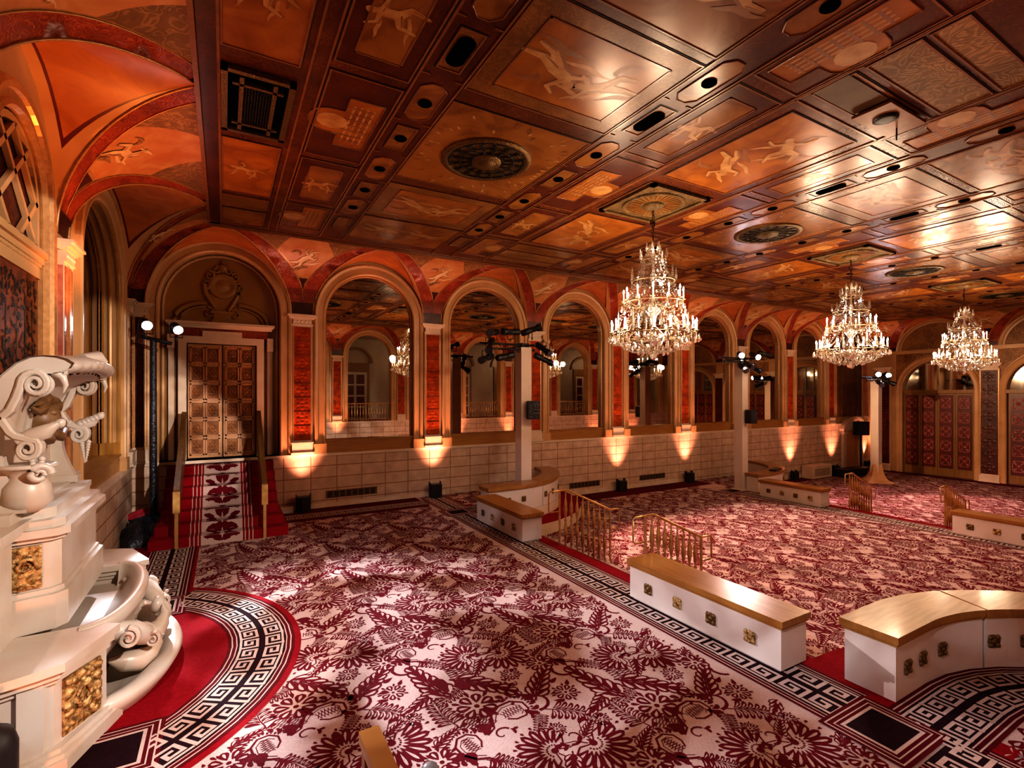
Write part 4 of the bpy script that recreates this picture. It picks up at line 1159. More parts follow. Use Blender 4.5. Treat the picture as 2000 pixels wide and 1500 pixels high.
# steps in the openings
def steps(mb, x, y0, y1, z):
    for k in range(2):
        mb.box((x, y0, z-.45), (x+.34*(k+1)+.02, y1, z-.15*(k+1)), 2)
    mb.box((x, y0-.3, z-.46), (x+.02, y1+.3, z), 2)
fb = terrace('floor', XA, XB, -.45, -.90, 1)
damask(fb, 5.95, 13.37, .5, 11.1, -.45); damask(fb, 14.2, 16.2, 10.65, 11.9, -.449)
keyband(fb, lambda a, b: (5.3+b, .6+a), 10.4, .6, -.45)
keyband(fb, lambda a, b: (13.35+b, 2.2+a), 7.75, .67, -.45)
corner_square(fb, 13.34, 14.02, 9.72, 10.32, -.45); corner_square(fb, 13.34, 14.02, 1.62, 2.22, -.45)
fb.add([(14.05,1.3,-.4465),(14.28,1.3,-.4465),(14.28,10.6,-.4465),(14.05,10.6,-.4465)], [(0,1,2,3)], 2)
fb.add([(XA,11.15,-.447),(XB,11.15,-.447),(XB,YF,-.447),(XA,YF,-.447)], [(0,1,2,3)], 4)
steps(fb, XA, 4.6, 7.5, 0.)
fb.box((XA-.02, YN-.3, -1.05), (XB-.02, YF+.3, -.48), 0)
floor_b = struct(fb.build('floor', FM))
fc = terrace('floor', XB, XC+.3, -.90, None, 2)
damask(fc, 15.2, 25.4, .5, 11.3, -.90)
keyband(fc, lambda a, b: (14.6+b, .6+a), 10.4, .6, -.90)
fc.add([(XB,11.35,-.897),(XC,11.35,-.897),(XC,YF,-.897),(XB,YF,-.897)], [(0,1,2,3)], 4)
fc.add([(25.35,YN,-.8965),(XC,YN,-.8965),(XC,YF,-.8965),(25.35,YF,-.8965)], [(0,1,2,3)], 4)
steps(fc, XB, 4.6, 7.5, -.45)
fc.box((XB-.02, YN-.3, -1.5), (XC+.4, YF+.3, -.93), 0)
floor_c = struct(fc.build('floor', FM))

# ------------------------------------------------------------------ stair to the panelled door, and its twin on the near side
RUN = [(.0,.05,1.25,.30,.11,-.9),(.03,.05,.55,.26,.12,.9),(.12,.25,1.9,.24,.10,-.8),(.02,.34,.9,.26,.12,.6),(.22,.10,1.8,.22,.09,.7),(.25,.45,2.3,.24,.09,.6),
       (.0,.55,1.2,.28,.10,-.8),(.06,.62,.35,.24,.11,.9),(.16,.78,1.9,.22,.09,-.9),(.02,.88,1.0,.26,.12,.7),(.24,.72,1.7,.20,.08,.7),(.10,1.05,.8,.22,.10,-.7),(.26,1.02,2.2,.22,.09,.5),(.0,1.15,1.45,.16,.08,0)]
def stair(name, T):
    mb = MB(T)
    n = 7
    for k in range(n):
        t0 = .05; t1 = 2.0-.27*k; z0 = .165*k; z1 = .165*(k+1)
        w = .93 if k > 1 else (1.05-.06*k)
        mb.box((u0-w, t0, z0), (u0+w, t1, z1), 0)
        # runner: stripes and damask laid over tread and riser
        for (a, b, m) in ((-.30,.30,2),(-.48,-.465,3),(-.42,-.405,3),(-.36,-.345,3),(.345,.36,3),(.405,.42,3),(.465,.48,3),(-.315,-.30,3),(.30,.315,3)):
            mb.add([(u0+a,t1+.003,z0),(u0+b,t1+.003,z0),(u0+b,t1+.003,z1+.003),(u0+a,t1+.003,z1+.003)], [(0,1,2,3)], m)
            mb.add([(u0+a,t1+.003,z1+.003),(u0+b,t1+.003,z1+.003),(u0+b,t1-.27,z1+.003),(u0+a,t1-.27,z1+.003)], [(0,1,2,3)], m)
        def lay(p, horiz, q):
            out = []
            for x, y in p:
                x = max(-.29, min(.29, x))
                if horiz: out.append((u0+x, t1-max(0,min(.27,y)), z1+.0045+.0001*q))
                else: out.append((u0+x, t1+.0045+.0001*q, z0+max(0,min(.165,y))))
            mb.add(out, [list(range(len(out)))], 1)
        q = 0
        for s in (-1, 1):
            for (x, y, a, L, w_, b) in RUN:
                p = drop(x, y, a, L, w_, b=b); p = [(s*px, py) for px, py in p]
                cuth = [(px, py-k*.435) for px, py in p]
                # one design climbs over riser and tread: clip it to each
                for lo, hi, hor in ((k*.435, k*.435+.165, False), (k*.435+.165, (k+1)*.435, True)):
                    for rep_ in (-1, 0, 1):
                        P2 = [(px, py+rep_*1.30+1.30*int(k*.435/1.30)) for px, py in p]
                        ys = [v[1] for v in P2]
                        if max(ys) < lo or min(ys) > hi: continue
                        mid = [(px, max(lo, min(hi, py))-lo) for px, py in P2]
                        lay(mid, hor, q); q += 1
    return struct(mb.build(name, [M['cred'], M['motif'], M['carpet'], M['cline']]))
stair('trim_staircase', TB); 
def stair_rail(T, s, label, y_end=2.02, ext=0.):
    t = thing('stair_handrail', label, 'handrail', T(u0+s*.66, y_end, 0))
    e = y_end
    p = MB(T)
    A = (u0+s*.66, .12, 2.22); B = (u0+s*.66, e, .98)
    dx = .042
    vs = []
    for (t_, z) in ((A[1], A[2]), (B[1], B[2])):
        for x in (-dx, dx): vs.append((A[0]+x, t_, z))
    p.add([(A[0]-dx,A[1],A[2]),(A[0]+dx,A[1],A[2]),(B[0]+dx,B[1],B[2]),(B[0]-dx,B[1],B[2]),
           (A[0]-dx,A[1],A[2]-.06),(A[0]+dx,A[1],A[2]-.06),(B[0]+dx,B[1],B[2]-.06),(B[0]-dx,B[1],B[2]-.06)],
          [(0,1,2,3),(4,7,6,5),(0,4,5,1),(1,5,6,2),(2,6,7,3),(3,7,4,0)])
    p.build('handrail_board', M['railwood'], t)
    q = MB(T)
    w = .03
    q.add([(A[0]-w,A[1],A[2]-.05),(A[0]+w,A[1],A[2]-.05),(B[0]+w,B[1]-.06,B[2]-.05),(B[0]-w,B[1]-.06,B[2]-.05),
           (A[0]-w,A[1],A[2]-.85),(A[0]+w,A[1],A[2]-.85),(B[0]+w,B[1]-.06,B[2]-.62),(B[0]-w,B[1]-.06,B[2]-.62)],
          [(0,1,2,3),(4,7,6,5),(0,4,5,1),(1,5,6,2),(2,6,7,3),(3,7,4,0)])
    q.build('side_panel', M['railwood'], t)
    q = MB(T); q.box((B[0]-.05, e-.06, .60), (B[0]+.05, e+.03, .955)); q.box((B[0]-.025, e-.035, 0), (B[0]+.025, e+.015, .6)); q.build('post', M['goldpaint'], t)
stair_rail(TB, -1, 'sloping wooden stair handrail left of the carpeted steps to the tan door')
stair_rail(TB, 1, 'sloping wooden stair handrail right of the carpeted steps to the tan door')
# near stair stands on the camera side
def near_stair():
    n = 6; mb = MB(TN_)
    for k in range(7): mb.box((u0-.93, -.4, .165*k), (u0+.93, 2.0-.27*k, .165*(k+1)), 0)
    return struct(mb.build('trim_near_staircase', [M['cred']]))
near_stair()
t = thing('stair_handrail', 'end of a wooden stair handrail rising at the bottom edge of the frame', 'handrail', (.63, 2.5, 0))
m = MB(); m.box((.585,.5,.84), (.685,2.56,.90)); m.build('handrail_board', M['wood'], t)
m = MB(); m.box((.595,2.48,0), (.675,2.54,.84)); m.build('post', M['doorframe'], t)
m = MB(); m.box((.615,.5,.30), (.655,2.48,.84)); m.build('side_panel', M['doorframe'], t)
k = thing('dome_cap', 'small grey dome topped object on the carpet at the bottom edge beside the handrail', 'floor object', (1.19, 3.17, 0))  # unidentified small object with a grey dome
q = MB(); q.lathe([(.075,0),(.075,.05),(.07,.055)], 16, (1.19,3.17,.003)); q.build('base', M['black'], k)
q = MB(); q.lathe([(.068,.05),(.062,.08),(.045,.105),(.02,.118),(0,.12)], 16, (1.19,3.17,.005)); q.build('dome', mk('grey_dome', (.12,.10,.09), .4, col2=(.2,.17,.15), scale=30), k)

# ------------------------------------------------------------------ low white dividers with oak tops
def medallion(mb, c, nrm, r=.062):
    X, Y, Z = frame(nrm)
    mb.lathe([(r,0),(r*1.02,.010),(r*.8,.016),(r*.5,.010),(r*.35,.018),(0,.024)], 12, c, nrm)
    for k in range(4):
        a = pi/4+pi/2*k
        cc = tuple(c[i]+ (X[i]*cos(a)+Y[i]*sin(a))*r*.85 + Z[i]*.006 for i in range(3))
        mb.lathe([(r*.42,0),(r*.3,.014),(0,.018)], 8, cc, nrm)
def bench(label, x, y0, y1, z):
    t = thing('bench_divider', label, 'bench', (x+.2, (y0+y1)/2, z), 'low white dividers')
    m = MB(); m.box((x+.03, y0+.03, z), (x+.37, y1-.03, z+.03)); m.box((x, y0, z+.03), (x+.40, y1, z+.415)); m.build('body', M['white'], t)
    m = MB(); m.box((x-.015, y0-.015, z+.415), (x+.415, y1+.015, z+.44)); m.box((x-.03, y0-.03, z+.44), (x+.43, y1+.03, z+.50)); m.build('seat_top', M['woodtop'], t)
    for k in range(4):
        yy = y0+(y1-y0)*(.16+.227*k)
        m = MB(); medallion(m, (x-.001, yy, z+.22), (-1,0,0)); m.build('medallion', M['bronze'] if k % 2 else M['gild'], t)
    return t
bench('low white divider with oak top and four medallions, nearest the camera beside the brass rail', 4.45, 2.76, 4.74, 0.)
bench('low white divider with oak top in front of the nearest light tower', 4.45, 7.38, 9.16, 0.)
bench('far low white divider with oak top near the second light tower', 13.62, 7.36, 9.1, -.45)
bench('low white divider with oak top cut off by the right frame edge', 13.62, 2.76, 4.62, -.45)
def cbench(label, cx, cy, s, x1, z):
    t = thing('curved_bench', label, 'bench', (cx, cy+s*2.2, z), 'curved dividers')
    def outline(r0, r1, xs, a0=0., a1=1.45, n=18, off=0.):
        inn = [(xs, cy+s*r0)] if xs is not None else []
        out = [(xs, cy+s*r1)] if xs is not None else []
        for k in range(n+1):
            a = a0+(a1-a0)*k/n; inn.append((cx+r0*sin(a), cy+s*r0*cos(a))); out.append((cx+r1*sin(a), cy+s*r1*cos(a)))
        p = inn+out[::-1]
        return p if s < 0 else p[::-1]
    split = .40
    for (a0, a1, xs) in ((0, split-.006, x1), (split+.006, 1.45, None)):
        m = MB(); m.prism(outline(1.98, 2.38, xs, a0, a1), z+.0, z+.47); m.build('body', M['white'], t)
        m = MB(); m.prism(outline(1.965, 2.40, None if xs is None else xs-.015, a0, a1), z+.47, z+.495); m.prism(outline(1.95, 2.415, None if xs is None else xs-.03, a0, a1), z+.495, z+.56); m.build('seat_top', M['woodtopx'], t)
    for (R, sg) in ((1.98,-1), (2.38,1)):
        for k in range(7):
            if k < 2: px, py, nr = x1+.2+.28*k, cy+s*R, (0, s*sg, 0)
            else:
                a = .13+.24*(k-2)
                if abs(a-split) < .05: a += .08
                px, py, nr = cx+R*sin(a), cy+s*R*cos(a), (sg*sin(a), sg*s*cos(a), 0)
            m = MB(); medallion(m, (px, py, z+.25), nr); m.build('medallion', M['bronze'], t)
    return t
cbench('curved white divider with pale oak top in the right foreground', 5.45, .05, 1, 4.88, 0.)
cbench('curved white divider with oak top at the foot of the nearest light tower', 5.45, 11.85, -1, 4.88, 0.)
cbench('far curved white divider at the foot of the second light tower', 14.73, 11.85, -1, 14.1, -.45)
k = thing('black_cushion', 'flat black cushion lying on the far curved divider', 'cushion', (15.3, 9.72, .115))
q = MB(); q.obox((15.35, 9.71, .14), (.30,.09,0), (-.03,.10,0), (0,0,.022)); q.build('pad', M['blackcloth'], k)

# ------------------------------------------------------------------ brass step railings
BAL = [(.011,0),(.011,.08),(.020,.12),(.014,.16),(.028,.22),(.036,.30),(.026,.40),(.013,.45),(.026,.48),(.013,.51),(.022,.56),(.034,.64),(.026,.74),(.013,.82),(.011,.93)]
def railing(label, x0, y, z):
    t = thing('step_railing', label, 'railing', (x0, y, z), 'brass step railings')
    x1 = x0+1.12; H = .93; dz = -.45
    def ztop(x): return z+H + (0 if x < x0+.15 else dz*(x-x0-.15)/(1.12-.15))
    def zbot(x): 
        f = (x-x0)/1.12
        return z + (0 if f < .06 else (-.15 if f < .36 else (-.30 if f < .66 else -.45)))
    m = MB(); m.tube([(x0,y,z+H),(x0+.15,y,z+H),(x1,y,z+H+dz)], .019, 8); m.build('handrail', M['brass'], t)
    for x in (x0, x1):
        m = MB(); m.tube([(x,y,zbot(x)),(x,y,ztop(x))], .019, 8); m.build('post', M['brass'], t)
    for k in range(8):
        x = x0+.125+.124*k; zb = zbot(x); L = ztop(x)-zb
        m = MB(); m.lathe([(r, h/.93*L) for r, h in BAL], 8, (x, y, zb)); m.build('baluster', M['brass'], t)
    m = MB(); m.tube([(x0,y,z+H),(x0-.19,y,z+H),(x0-.22,y,z+H-.03),(x0-.22,y,z+H-.32),(x0-.19,y,z+H-.35),(x0,y,z+H-.35)], .014, 7)
    m.build('end_loop', M['brass'], t)
    m = MB(); zl = z+H+dz
    m.tube([(x1,y,zl),(x1+.19,y,zl),(x1+.22,y,zl-.03),(x1+.22,y,zl-.32),(x1+.19,y,zl-.35),(x1,y,zl-.35)], .014, 7); m.build('end_loop', M['brass'], t)
railing('brass baluster railing beside the steps, behind the divider by the first light tower', 4.95, 6.98, 0.)
railing('brass baluster railing partly hidden behind the nearest white divider', 4.95, 4.98, 0.)
railing('far brass baluster railing right of the far white divider', 14.2, 6.95, -.45)
railing('brass baluster railing left of the white divider cut off at the right', 14.2, 4.95, -.45)
# ------------------------------------------------------------------ marble wall fountain
ft = thing('wall_fountain', 'white marble wall fountain with scallop shell hood, scrolls, gilt reliefs and two basins', 'fountain', (XL, YC, 0))
def fp(name, mb, mats, parent=None): return mb.build(name, mats, parent or ft)
ZT = .75
def wing(s):
    P = [(XL, YC+s*1.62), (-1.14, YC+s*1.44), (-1.02, YC+s*1.38), (-.80, YC+s*.97), (-.96, YC+s*.88), (XL, YC+s*.9)]
    return P if s > 0 else P[::-1]
def grow(P, d):
    cx = XL; cy = sum(p[1] for p in P)/len(P)
    return [((x + (d if x > XL+.01 else 0)), y + d*(1 if y > cy else -1)) for x, y in P]
for s in (-1, 1):
    m = MB(); W_ = wing(s)
    for d, a, b in ((.09, 0, .10), (.07, .10, .13), (.045, .13, .16), (0, .16, ZT-.15), (.02, ZT-.15, ZT-.11), (.045, ZT-.11, ZT-.06), (.075, ZT-.06, ZT)):
        m.prism(grow(W_, d), a, b)
    # corner pilaster strip
    m.prism([(-1.18, YC+s*1.50), (-1.06, YC+s*1.44), (-1.03, YC+s*1.36), (-1.16, YC+s*1.40)][::s], .16, ZT-.12)
    w = fp('wing_pedestal', m, M['marble'])
    # gilt relief on the splayed face
    a = (-1.0, YC+s*1.335); b = (-.83, YC+s*1.03)
    nx, ny = (b[1]-a[1])*(-1)*s*-1, 0
    dx, dy = b[0]-a[0], b[1]-a[1]; l = sqrt(dx*dx+dy*dy); dx /= l; dy /= l
    nx, ny = (-dy, dx) if (-dy*1 + 0) > 0 else (dy, -dx)
    if nx < 0: nx, ny = -nx, -ny
    q = MB()
    cx, cy = (a[0]+b[0])/2+nx*.014, (a[1]+b[1])/2+ny*.014
    q.obox((cx, cy, .385), (dx*l*.46, dy*l*.46, 0), (nx*.008, ny*.008, 0), (0,0,.20), 0)
    rr = random.Random(5)
    for k in range(46):
        f = rr.uniform(-.4,.4); zz = rr.uniform(-.17,.17); r = rr.uniform(.018,.04)
        q.lathe([(r,0),(r*.7,r*.5),(0,r*.7)], 7, (cx+dx*l*f+nx*.008, cy+dy*l*f+ny*.008, .385+zz), (nx,ny,.3), 0)
    for sg in (-1, 1):
        pts = [(cx+nx*.02+dx*l*sg*(.1+.09*(1-k/14.))*cos(k*.5), cy+ny*.02+dy*l*sg*(.1+.09*(1-k/14.))*cos(k*.5), .36+.13*(1-k/16.)*sin(k*.5)) for k in range(15)]
        q.tube(pts, .014, 5)
    q.build('gilt_relief', M['gild'], w)
# lower pool on the floor
m = MB()
def pool(r): return [(-.95+(.55+r)*cos(t), YC+(1.0+r)*sin(t)) for t in [-pi/2+pi*k/32 for k in range(33)]]
def ring2(r, z): return [(x, y, z) for x, y in pool(r)]
m.grid([ring2(-.05,0), ring2(.0,.06), ring2(.04,.13), ring2(.02,.175), ring2(-.05,.185), ring2(-.12,.165), ring2(-.22,.08), ring2(-.40,.045), ring2(-.54,.04)], 0, True)
fp('lower_pool', m, M['marble'])
# upper basin
m = MB()
def bas(r): return [(-.98+(.27+r)*cos(t), YC+(.86+r)*sin(t)) for t in [-pi/2+pi*k/32 for k in range(33)]]
def rb(r, z): return [(x, y, z) for x, y in bas(r)]
m.grid([rb(-.24,.22), rb(-.16,.30), rb(-.05,.44), rb(.0,.56), rb(.02,.64), rb(.05,.66), rb(.06,.70), rb(.065,.735), rb(.05,.765), rb(.0,.775), rb(-.04,.75), rb(-.08,.66), rb(-.16,.57), rb(-.26,.55)], 0, True)
m.add([(XL,YC-.86,.56),(-.95,YC-.80,.56),(-.95,YC+.80,.56),(XL,YC+.86,.56)], [(0,1,2,3)])
m.box((XL, YC-.9, .1), (-1.05, YC+.9, .55))
m.prism([(XL,YC-.98),(-.86,YC-.95),(-.93,YC-.84),(XL,YC-.80)], ZT-.06, ZT+.001); m.prism([(XL,YC+.80),(-.93,YC+.84),(-.86,YC+.95),(XL,YC+.98)], ZT-.06, ZT+.001)
fp('upper_basin', m, M['marble'])
# carved dolphins and bracket under the basin
m = MB()
def vol(mb, c, ax, r, turns, w, s=1, up=(0,0,1), n=30, a0=0.):
    """spiral volute in the plane spanned by ax and up, with a shallow carved thickness."""
    pts = []; rad = []
    for k in range(n):
        f = k/(n-1); q = r*(1-.86*f); t = a0+s*turns*2*pi*f
        pts.append(tuple(c[i]+ax[i]*q*cos(t)+up[i]*q*sin(t) for i in range(3))); rad.append(w*(1-.55*f))
    mb.tube(pts, rad, 8)
DOL = []
for s in (-1, 1):
    m.tube([(-.92,YC+s*.66,.63),(-.80,YC+s*.62,.59),(-.70,YC+s*.54,.53),(-.62,YC+s*.44,.44),(-.59,YC+s*.36,.36),(-.60,YC+s*.32,.30)], [.02,.075,.095,.085,.05,.008], 12)
    DOL.append((-.70, .53, .085, YC+s*.66)); DOL.append((-.555, .40, .062, YC+s*.46))
    m.tube([(-.86,YC+s*.34,.46),(-.76,YC+s*.30,.42),(-.66,YC+s*.24,.36),(-.57,YC+s*.18,.34),(-.52,YC+s*.12,.40),(-.50,YC+s*.08,.48),(-.52,YC+s*.06,.55)], [.02,.10,.12,.10,.065,.04,.008], 12)
    m.tube([(-.86,YC+s*.50,.30),(-.76,YC+s*.46,.25),(-.66,YC+s*.40,.21),(-.58,YC+s*.33,.23),(-.53,YC+s*.27,.29),(-.52,YC+s*.24,.33)], [.02,.085,.10,.07,.04,.006], 12)
    for k in range(6):                                  # fins and petals
        an = .4+.42*k
        m.tube([(-.58,YC+s*.30,.33),(-.58+.05*cos(an),YC+s*(.33+.05*sin(k)),.33+.07*sin(an)),(-.57+.10*cos(an),YC+s*(.36+.07*sin(k)),.33+.12*sin(an))], [.03,.028,.005], 7)
    for k in range(7):
        m.lathe([(0,0),(.022,.015),(.016,.035),(0,.045)], 7, (-.60+.05*cos(k*.9), YC+s*(.52-.02*k), .47-.02*k), (.6,s*-.2*(k%3-1),.4))
m.lathe([(.0,.12),(.2,.16),(.28,.28),(.2,.42),(.26,.52)], 16, (-.95,YC,0)); m.lathe([(0,0),(.07,.02),(.085,.06),(.05,.10),(0,.12)], 12, (-.62,YC,.55), (1,0,-.2))
fp('carved_dolphins', m, M['marble'])
# podium tiers behind
m = MB()
m.box((XL, YC-1.22, ZT), (-1.40, YC+1.22, 1.48)); 
for d, a, b in ((.03,1.48,1.52),(.07,1.52,1.56),(.10,1.56,1.62)): m.box((XL, YC-1.22-d, a), (-1.40+d, YC+1.22+d, b))
m.box((XL, YC-1.25, ZT), (-1.38, YC+1.25, .86))
for s in (-1, 1): m.box((XL, YC+s*1.05-.16, .86), (-1.365, YC+s*1.05+.16, 1.48))
m.box((XL, YC-.95, 1.62), (-1.36, YC+.95, 1.70))
fp('podium', m, M['marble'])
m = MB()
PE = [(XL,YC-.82),(-1.20,YC-.70),(-1.14,YC-.62),(-1.14,YC+.62),(-1.20,YC+.70),(XL,YC+.82)]
for d, a, b in ((.05,ZT,1.02),(.02,1.02,1.06),(0,1.06,1.44),(.03,1.44,1.48),(.07,1.48,1.54),(.03,1.54,1.60),(-.04,1.60,1.68)):
    m.prism(grow(PE, d), a, b)
p2 = fp('centre_pedestal', m, M['marble'])
q = MB(); rr = random.Random(8)
q.obox((-1.39, YC-.775, 1.25), (.155,.047,0), (.003,-.010,0), (0,0,.165))
for k in range(60):
    f = rr.uniform(-.14,.14); zz = rr.uniform(-.15,.15); r = rr.uniform(.012,.03)
    q.lathe([(r,0),(r*.7,r*.5),(0,r*.7)], 7, (-1.39+f, YC-.785+f*.3, 1.25+zz), (.3,-1,.2))
for sg in (-1, 1): vol(q, (-1.39+sg*.07, YC-.80+sg*.02, 1.27), (1,.3,0), .06, 1.6, .014, sg)
q.build('gilt_relief', M['gild'], p2)
m = MB(); m.lathe([(0,.0),(.10,.03),(.16,.10),(.15,.22),(.11,.30),(.17,.36),(.20,.37),(.17,.39)], 20, (-1.33, YC-.72, 1.66)); vol(m, (-1.22, YC-.86, 1.98), (.9,.4,0), .07, 1.6, .03)
fp('urn', m, M['marble'])
# scallop shell hood seen from its side: canopy, rolled cheeks with volutes, fluted back, mask, hanging garlands
YS0, YS1 = YC-.80, YC+.80
TOP = [(-1.56,2.50),(-1.50,2.62),(-1.44,2.73),(-1.36,2.82),(-1.28,2.87),(-1.20,2.885),(-1.12,2.88),(-1.06,2.86),(-1.02,2.83),(-1.04,2.79),(-1.10,2.76),(-1.15,2.75)]
m = MB(); rows = []
for i in range(41):
    f = i/40; g = sin(pi*f); rib = abs(sin(9*pi*f))
    rows.append([(x + .10*g*(k/11) + .012*rib*(k/11), YS0+(YS1-YS0)*f, z + .05*g*(1-.3*k/11) - .012*rib*(k > 7)) for k, (x, z) in enumerate(TOP)])
m.grid(rows, 0, True)
# underside of the canopy, fluted
under = []
for i in range(49):
    f = i/48; g = sin(pi*f); fl_ = .022*abs(sin(10*pi*f))
    under.append([(x + .06*g - fl_*.6, YS0+.03+(YS1-YS0-.06)*f, z - fl_ + .05*g) for x, z in ((-1.12,2.74),(-1.22,2.73),(-1.32,2.68),(-1.41,2.58),(-1.47,2.45),(-1.50,2.25),(-1.51,2.0),(-1.50,1.70))])
m.grid(under, 0, True)
fp('shell_hood', m, M['marble'])
def ribbon(mb, pts, w, t):
    """flat carved band following pts in the XZ plane, w wide in the plane, from y-t to y+t."""
    N = len(pts); A = []; B = []
    for i, (x, y, z) in enumerate(pts):
        a = pts[max(0,i-1)]; b = pts[min(N-1,i+1)]; dx, dz = b[0]-a[0], b[2]-a[2]; l = sqrt(dx*dx+dz*dz) or 1
        ww = (w[i] if isinstance(w, list) else w)/2; nx, nz = -dz/l*ww, dx/l*ww
        A.append((x+nx, z+nz, y)); B.append((x-nx, z-nz, y))
    rows = [[(p[0], p[2]-t, p[1]) for p in A], [((p[0]*.75+q[0]*.25), p[2]-t-.014, p[1]*.75+q[1]*.25) for p, q in zip(A,B)], [((p[0]*.25+q[0]*.75), p[2]-t-.014, p[1]*.25+q[1]*.75) for p, q in zip(A,B)], [(p[0], p[2]-t, p[1]) for p in B], [(p[0], p[2]+t, p[1]) for p in B], [(p[0], p[2]+t, p[1]) for p in A], [(p[0], p[2]-t, p[1]) for p in A]]
    mb.grid(rows, 0, False)
def spiral(cx, cz, r0, r1, a0, turns, y, n=34, sx=.8):
    return [(cx+sx*(r0+(r1-r0)*k/(n-1))*cos(a0-2*pi*turns*k/(n-1)), y, cz+(r0+(r1-r0)*k/(n-1))*sin(a0-2*pi*turns*k/(n-1))) for k in range(n)]
for s in (-1, 1):
    m = MB()
    y = YC+s*.77
    # upper cheek: band sweeping up from the wall into a volute
    sp = spiral(-1.255, 2.665, .105, .018, pi*.98, 1.9, y)
    lead = [(-1.55,y,2.33),(-1.47,y,2.39),(-1.40,y,2.47),(-1.365,y,2.56),(-1.345,y,2.63)]
    pts = lead+sp[1:]
    ribbon(m, pts, [.055]*len(lead)+[.052-.034*k/len(sp) for k in range(len(sp)-1)], .045)
    m.prism([(-1.255+.085*cos(t), 0) for t in (0,)]*0 or [(-1.26,y-.02),(-1.25,y-.02),(-1.25,y+.02),(-1.26,y+.02)], 2.655, 2.675)
    # disc behind the volute and cheek plate
    m.lathe([(.10,-.03),(.10,.005),(.03,.012),(0,.02)], 20, (-1.255, y, 2.665), (0,-1,0))
    cp = [(-1.56,2.36),(-1.42,2.46),(-1.36,2.62),(-1.30,2.74)] + [(x, z) for x, z in TOP[::-1]]
    for yy in (y-.03, y+.03): m.add([(x,yy,z) for x, z in cp], [list(range(len(cp)))])
    m.grid([[(x,y-.06,z+.004) for x, z in TOP],[(x,y+.06,z+.004) for x, z in TOP]], 0, True)
    # dripping front edge with small curl
    ribbon(m, spiral(-1.11, 2.765, .045, .01, pi*.9, 1.4, y+s*-.02, 20), .022, .03)
    m.tube([(-1.16,y,2.77),(-1.10,y,2.72),(-1.085,y,2.66),(-1.10,y,2.60)], [.03,.028,.02,.006], 7)
    # lower cheek: leafy lip ending in a volute, garland below
    sp = spiral(-1.30, 2.17, .092, .016, pi*.55, 1.8, y)
    lead = [(-1.46,y,2.42),(-1.43,y,2.36),(-1.40,y,2.30),(-1.37,y,2.27)]
    ribbon(m, lead+sp[3:], [.06]*len(lead)+[.05-.03*k/len(sp) for k in range(len(sp)-3)], .045)
    m.lathe([(.085,-.03),(.085,.005),(.03,.012),(0,.02)], 18, (-1.30, y, 2.17), (0,-1,0))
    for k in range(6):
        x = -1.30+.032*k; z = 2.26+.016*k
        m.lathe([(0,-.02),(.035,.0),(.04,.03),(.02,.06),(0,.065)], 8, (x, y+s*-.03, z), (.5,s*.2,.6))
    m.tube([(-1.36,y,2.22),(-1.28,y,2.27),(-1.20,y,2.30),(-1.13,y,2.36)], [.05,.06,.06,.02], 9)
    for k in range(8):
        z = 2.08-.027*k; w_ = .026*(1-k/11)
        for dx in (-.03, .025): m.lathe([(0,-.022),(w_,-.004),(w_*.8,.012),(0,.022)], 7, (-1.245+dx*(1-k/9), y-.03, z+.008*(dx > 0)))
    # console block carrying the cheek
    m.prism([(-1.56,y-.07),(-1.30,y-.07),(-1.30,y+.07),(-1.56,y+.07)], 1.69, 1.76)
    rows = []
    for k in range(9):
        f = k/8; xx = -1.33-.10*sin(f*pi*.5)
        rows.append([(-1.56,y-.05,1.76+.36*f),(xx,y-.05,1.76+.36*f),(xx,y+.05,1.76+.36*f),(-1.56,y+.05,1.76+.36*f)])
    m.grid(rows, 0, False)
    fp('scroll_cheek', m, M['marble'])
m = MB(); m.tube([(-1.10,YC-.16,2.90),(-1.02,YC,2.93),(-.96,YC+.03,2.88)], [.05,.06,.02], 8)
fp('crest', m, M['marble'])
m = MB(); c0 = (-1.44, YC+.02, 2.36)
m.lathe([(.13,-.04),(.15,.02),(.13,.09),(.08,.14),(0,.16)], 14, c0, (1,-.15,0)); m.lathe([(.05,.12),(.05,.17),(.03,.20),(0,.21)], 9, (c0[0],c0[1],c0[2]-.02), (1,-.15,-.1))
for s in (-1, 1):
    m.lathe([(.03,.10),(.028,.135),(0,.15)], 8, (c0[0],c0[1]+s*.06,c0[2]+.05), (1,-.1,.1)); m.tube([(c0[0]+.05,c0[1]+s*.11,c0[2]+.08),(c0[0]+.09,c0[1]+s*.2,c0[2]+.13),(c0[0]+.07,c0[1]+s*.3,c0[2]+.08),(c0[0]+.05,c0[1]+s*.36,c0[2]+.12)], [.05,.045,.03,.01], 7)
    m.tube([(c0[0]+.06,c0[1]+s*.08,c0[2]-.1),(c0[0]+.12,c0[1]+s*.18,c0[2]-.17),(c0[0]+.10,c0[1]+s*.32,c0[2]-.12),(c0[0]+.08,c0[1]+s*.45,c0[2]-.18)], [.05,.045,.04,.012], 7)
    for k in range(5):
        m.tube([(c0[0]+.03,c0[1]+s*.03*k,c0[2]+.12),(c0[0]+.08,c0[1]+s*(.03+.05*k),c0[2]+.20-.01*k),(c0[0]+.05,c0[1]+s*(.05+.07*k),c0[2]+.25-.03*k)], [.035,.03,.008], 6)
fp('mask', m, mk('shade_brown_marble', (.16,.08,.03), .45, col2=(.26,.15,.07), scale=8))  # marble mask coloured dark brown, shade under the hood painted in
for (cx, cz, r, y) in DOL:
    m = MB()
    ribbon(m, spiral(cx, cz, r, r*.16, pi*.5, 1.8, y, 30, .9), [r*.42-.2*r*k/30 for k in range(30)], .028)
    m.lathe([(r*.95,-.03),(r*.95,.0),(r*.3,.012),(0,.02)], 16, (cx, y, cz), (0,-1,0))
    fp('shell_volute', m, M['marble'])
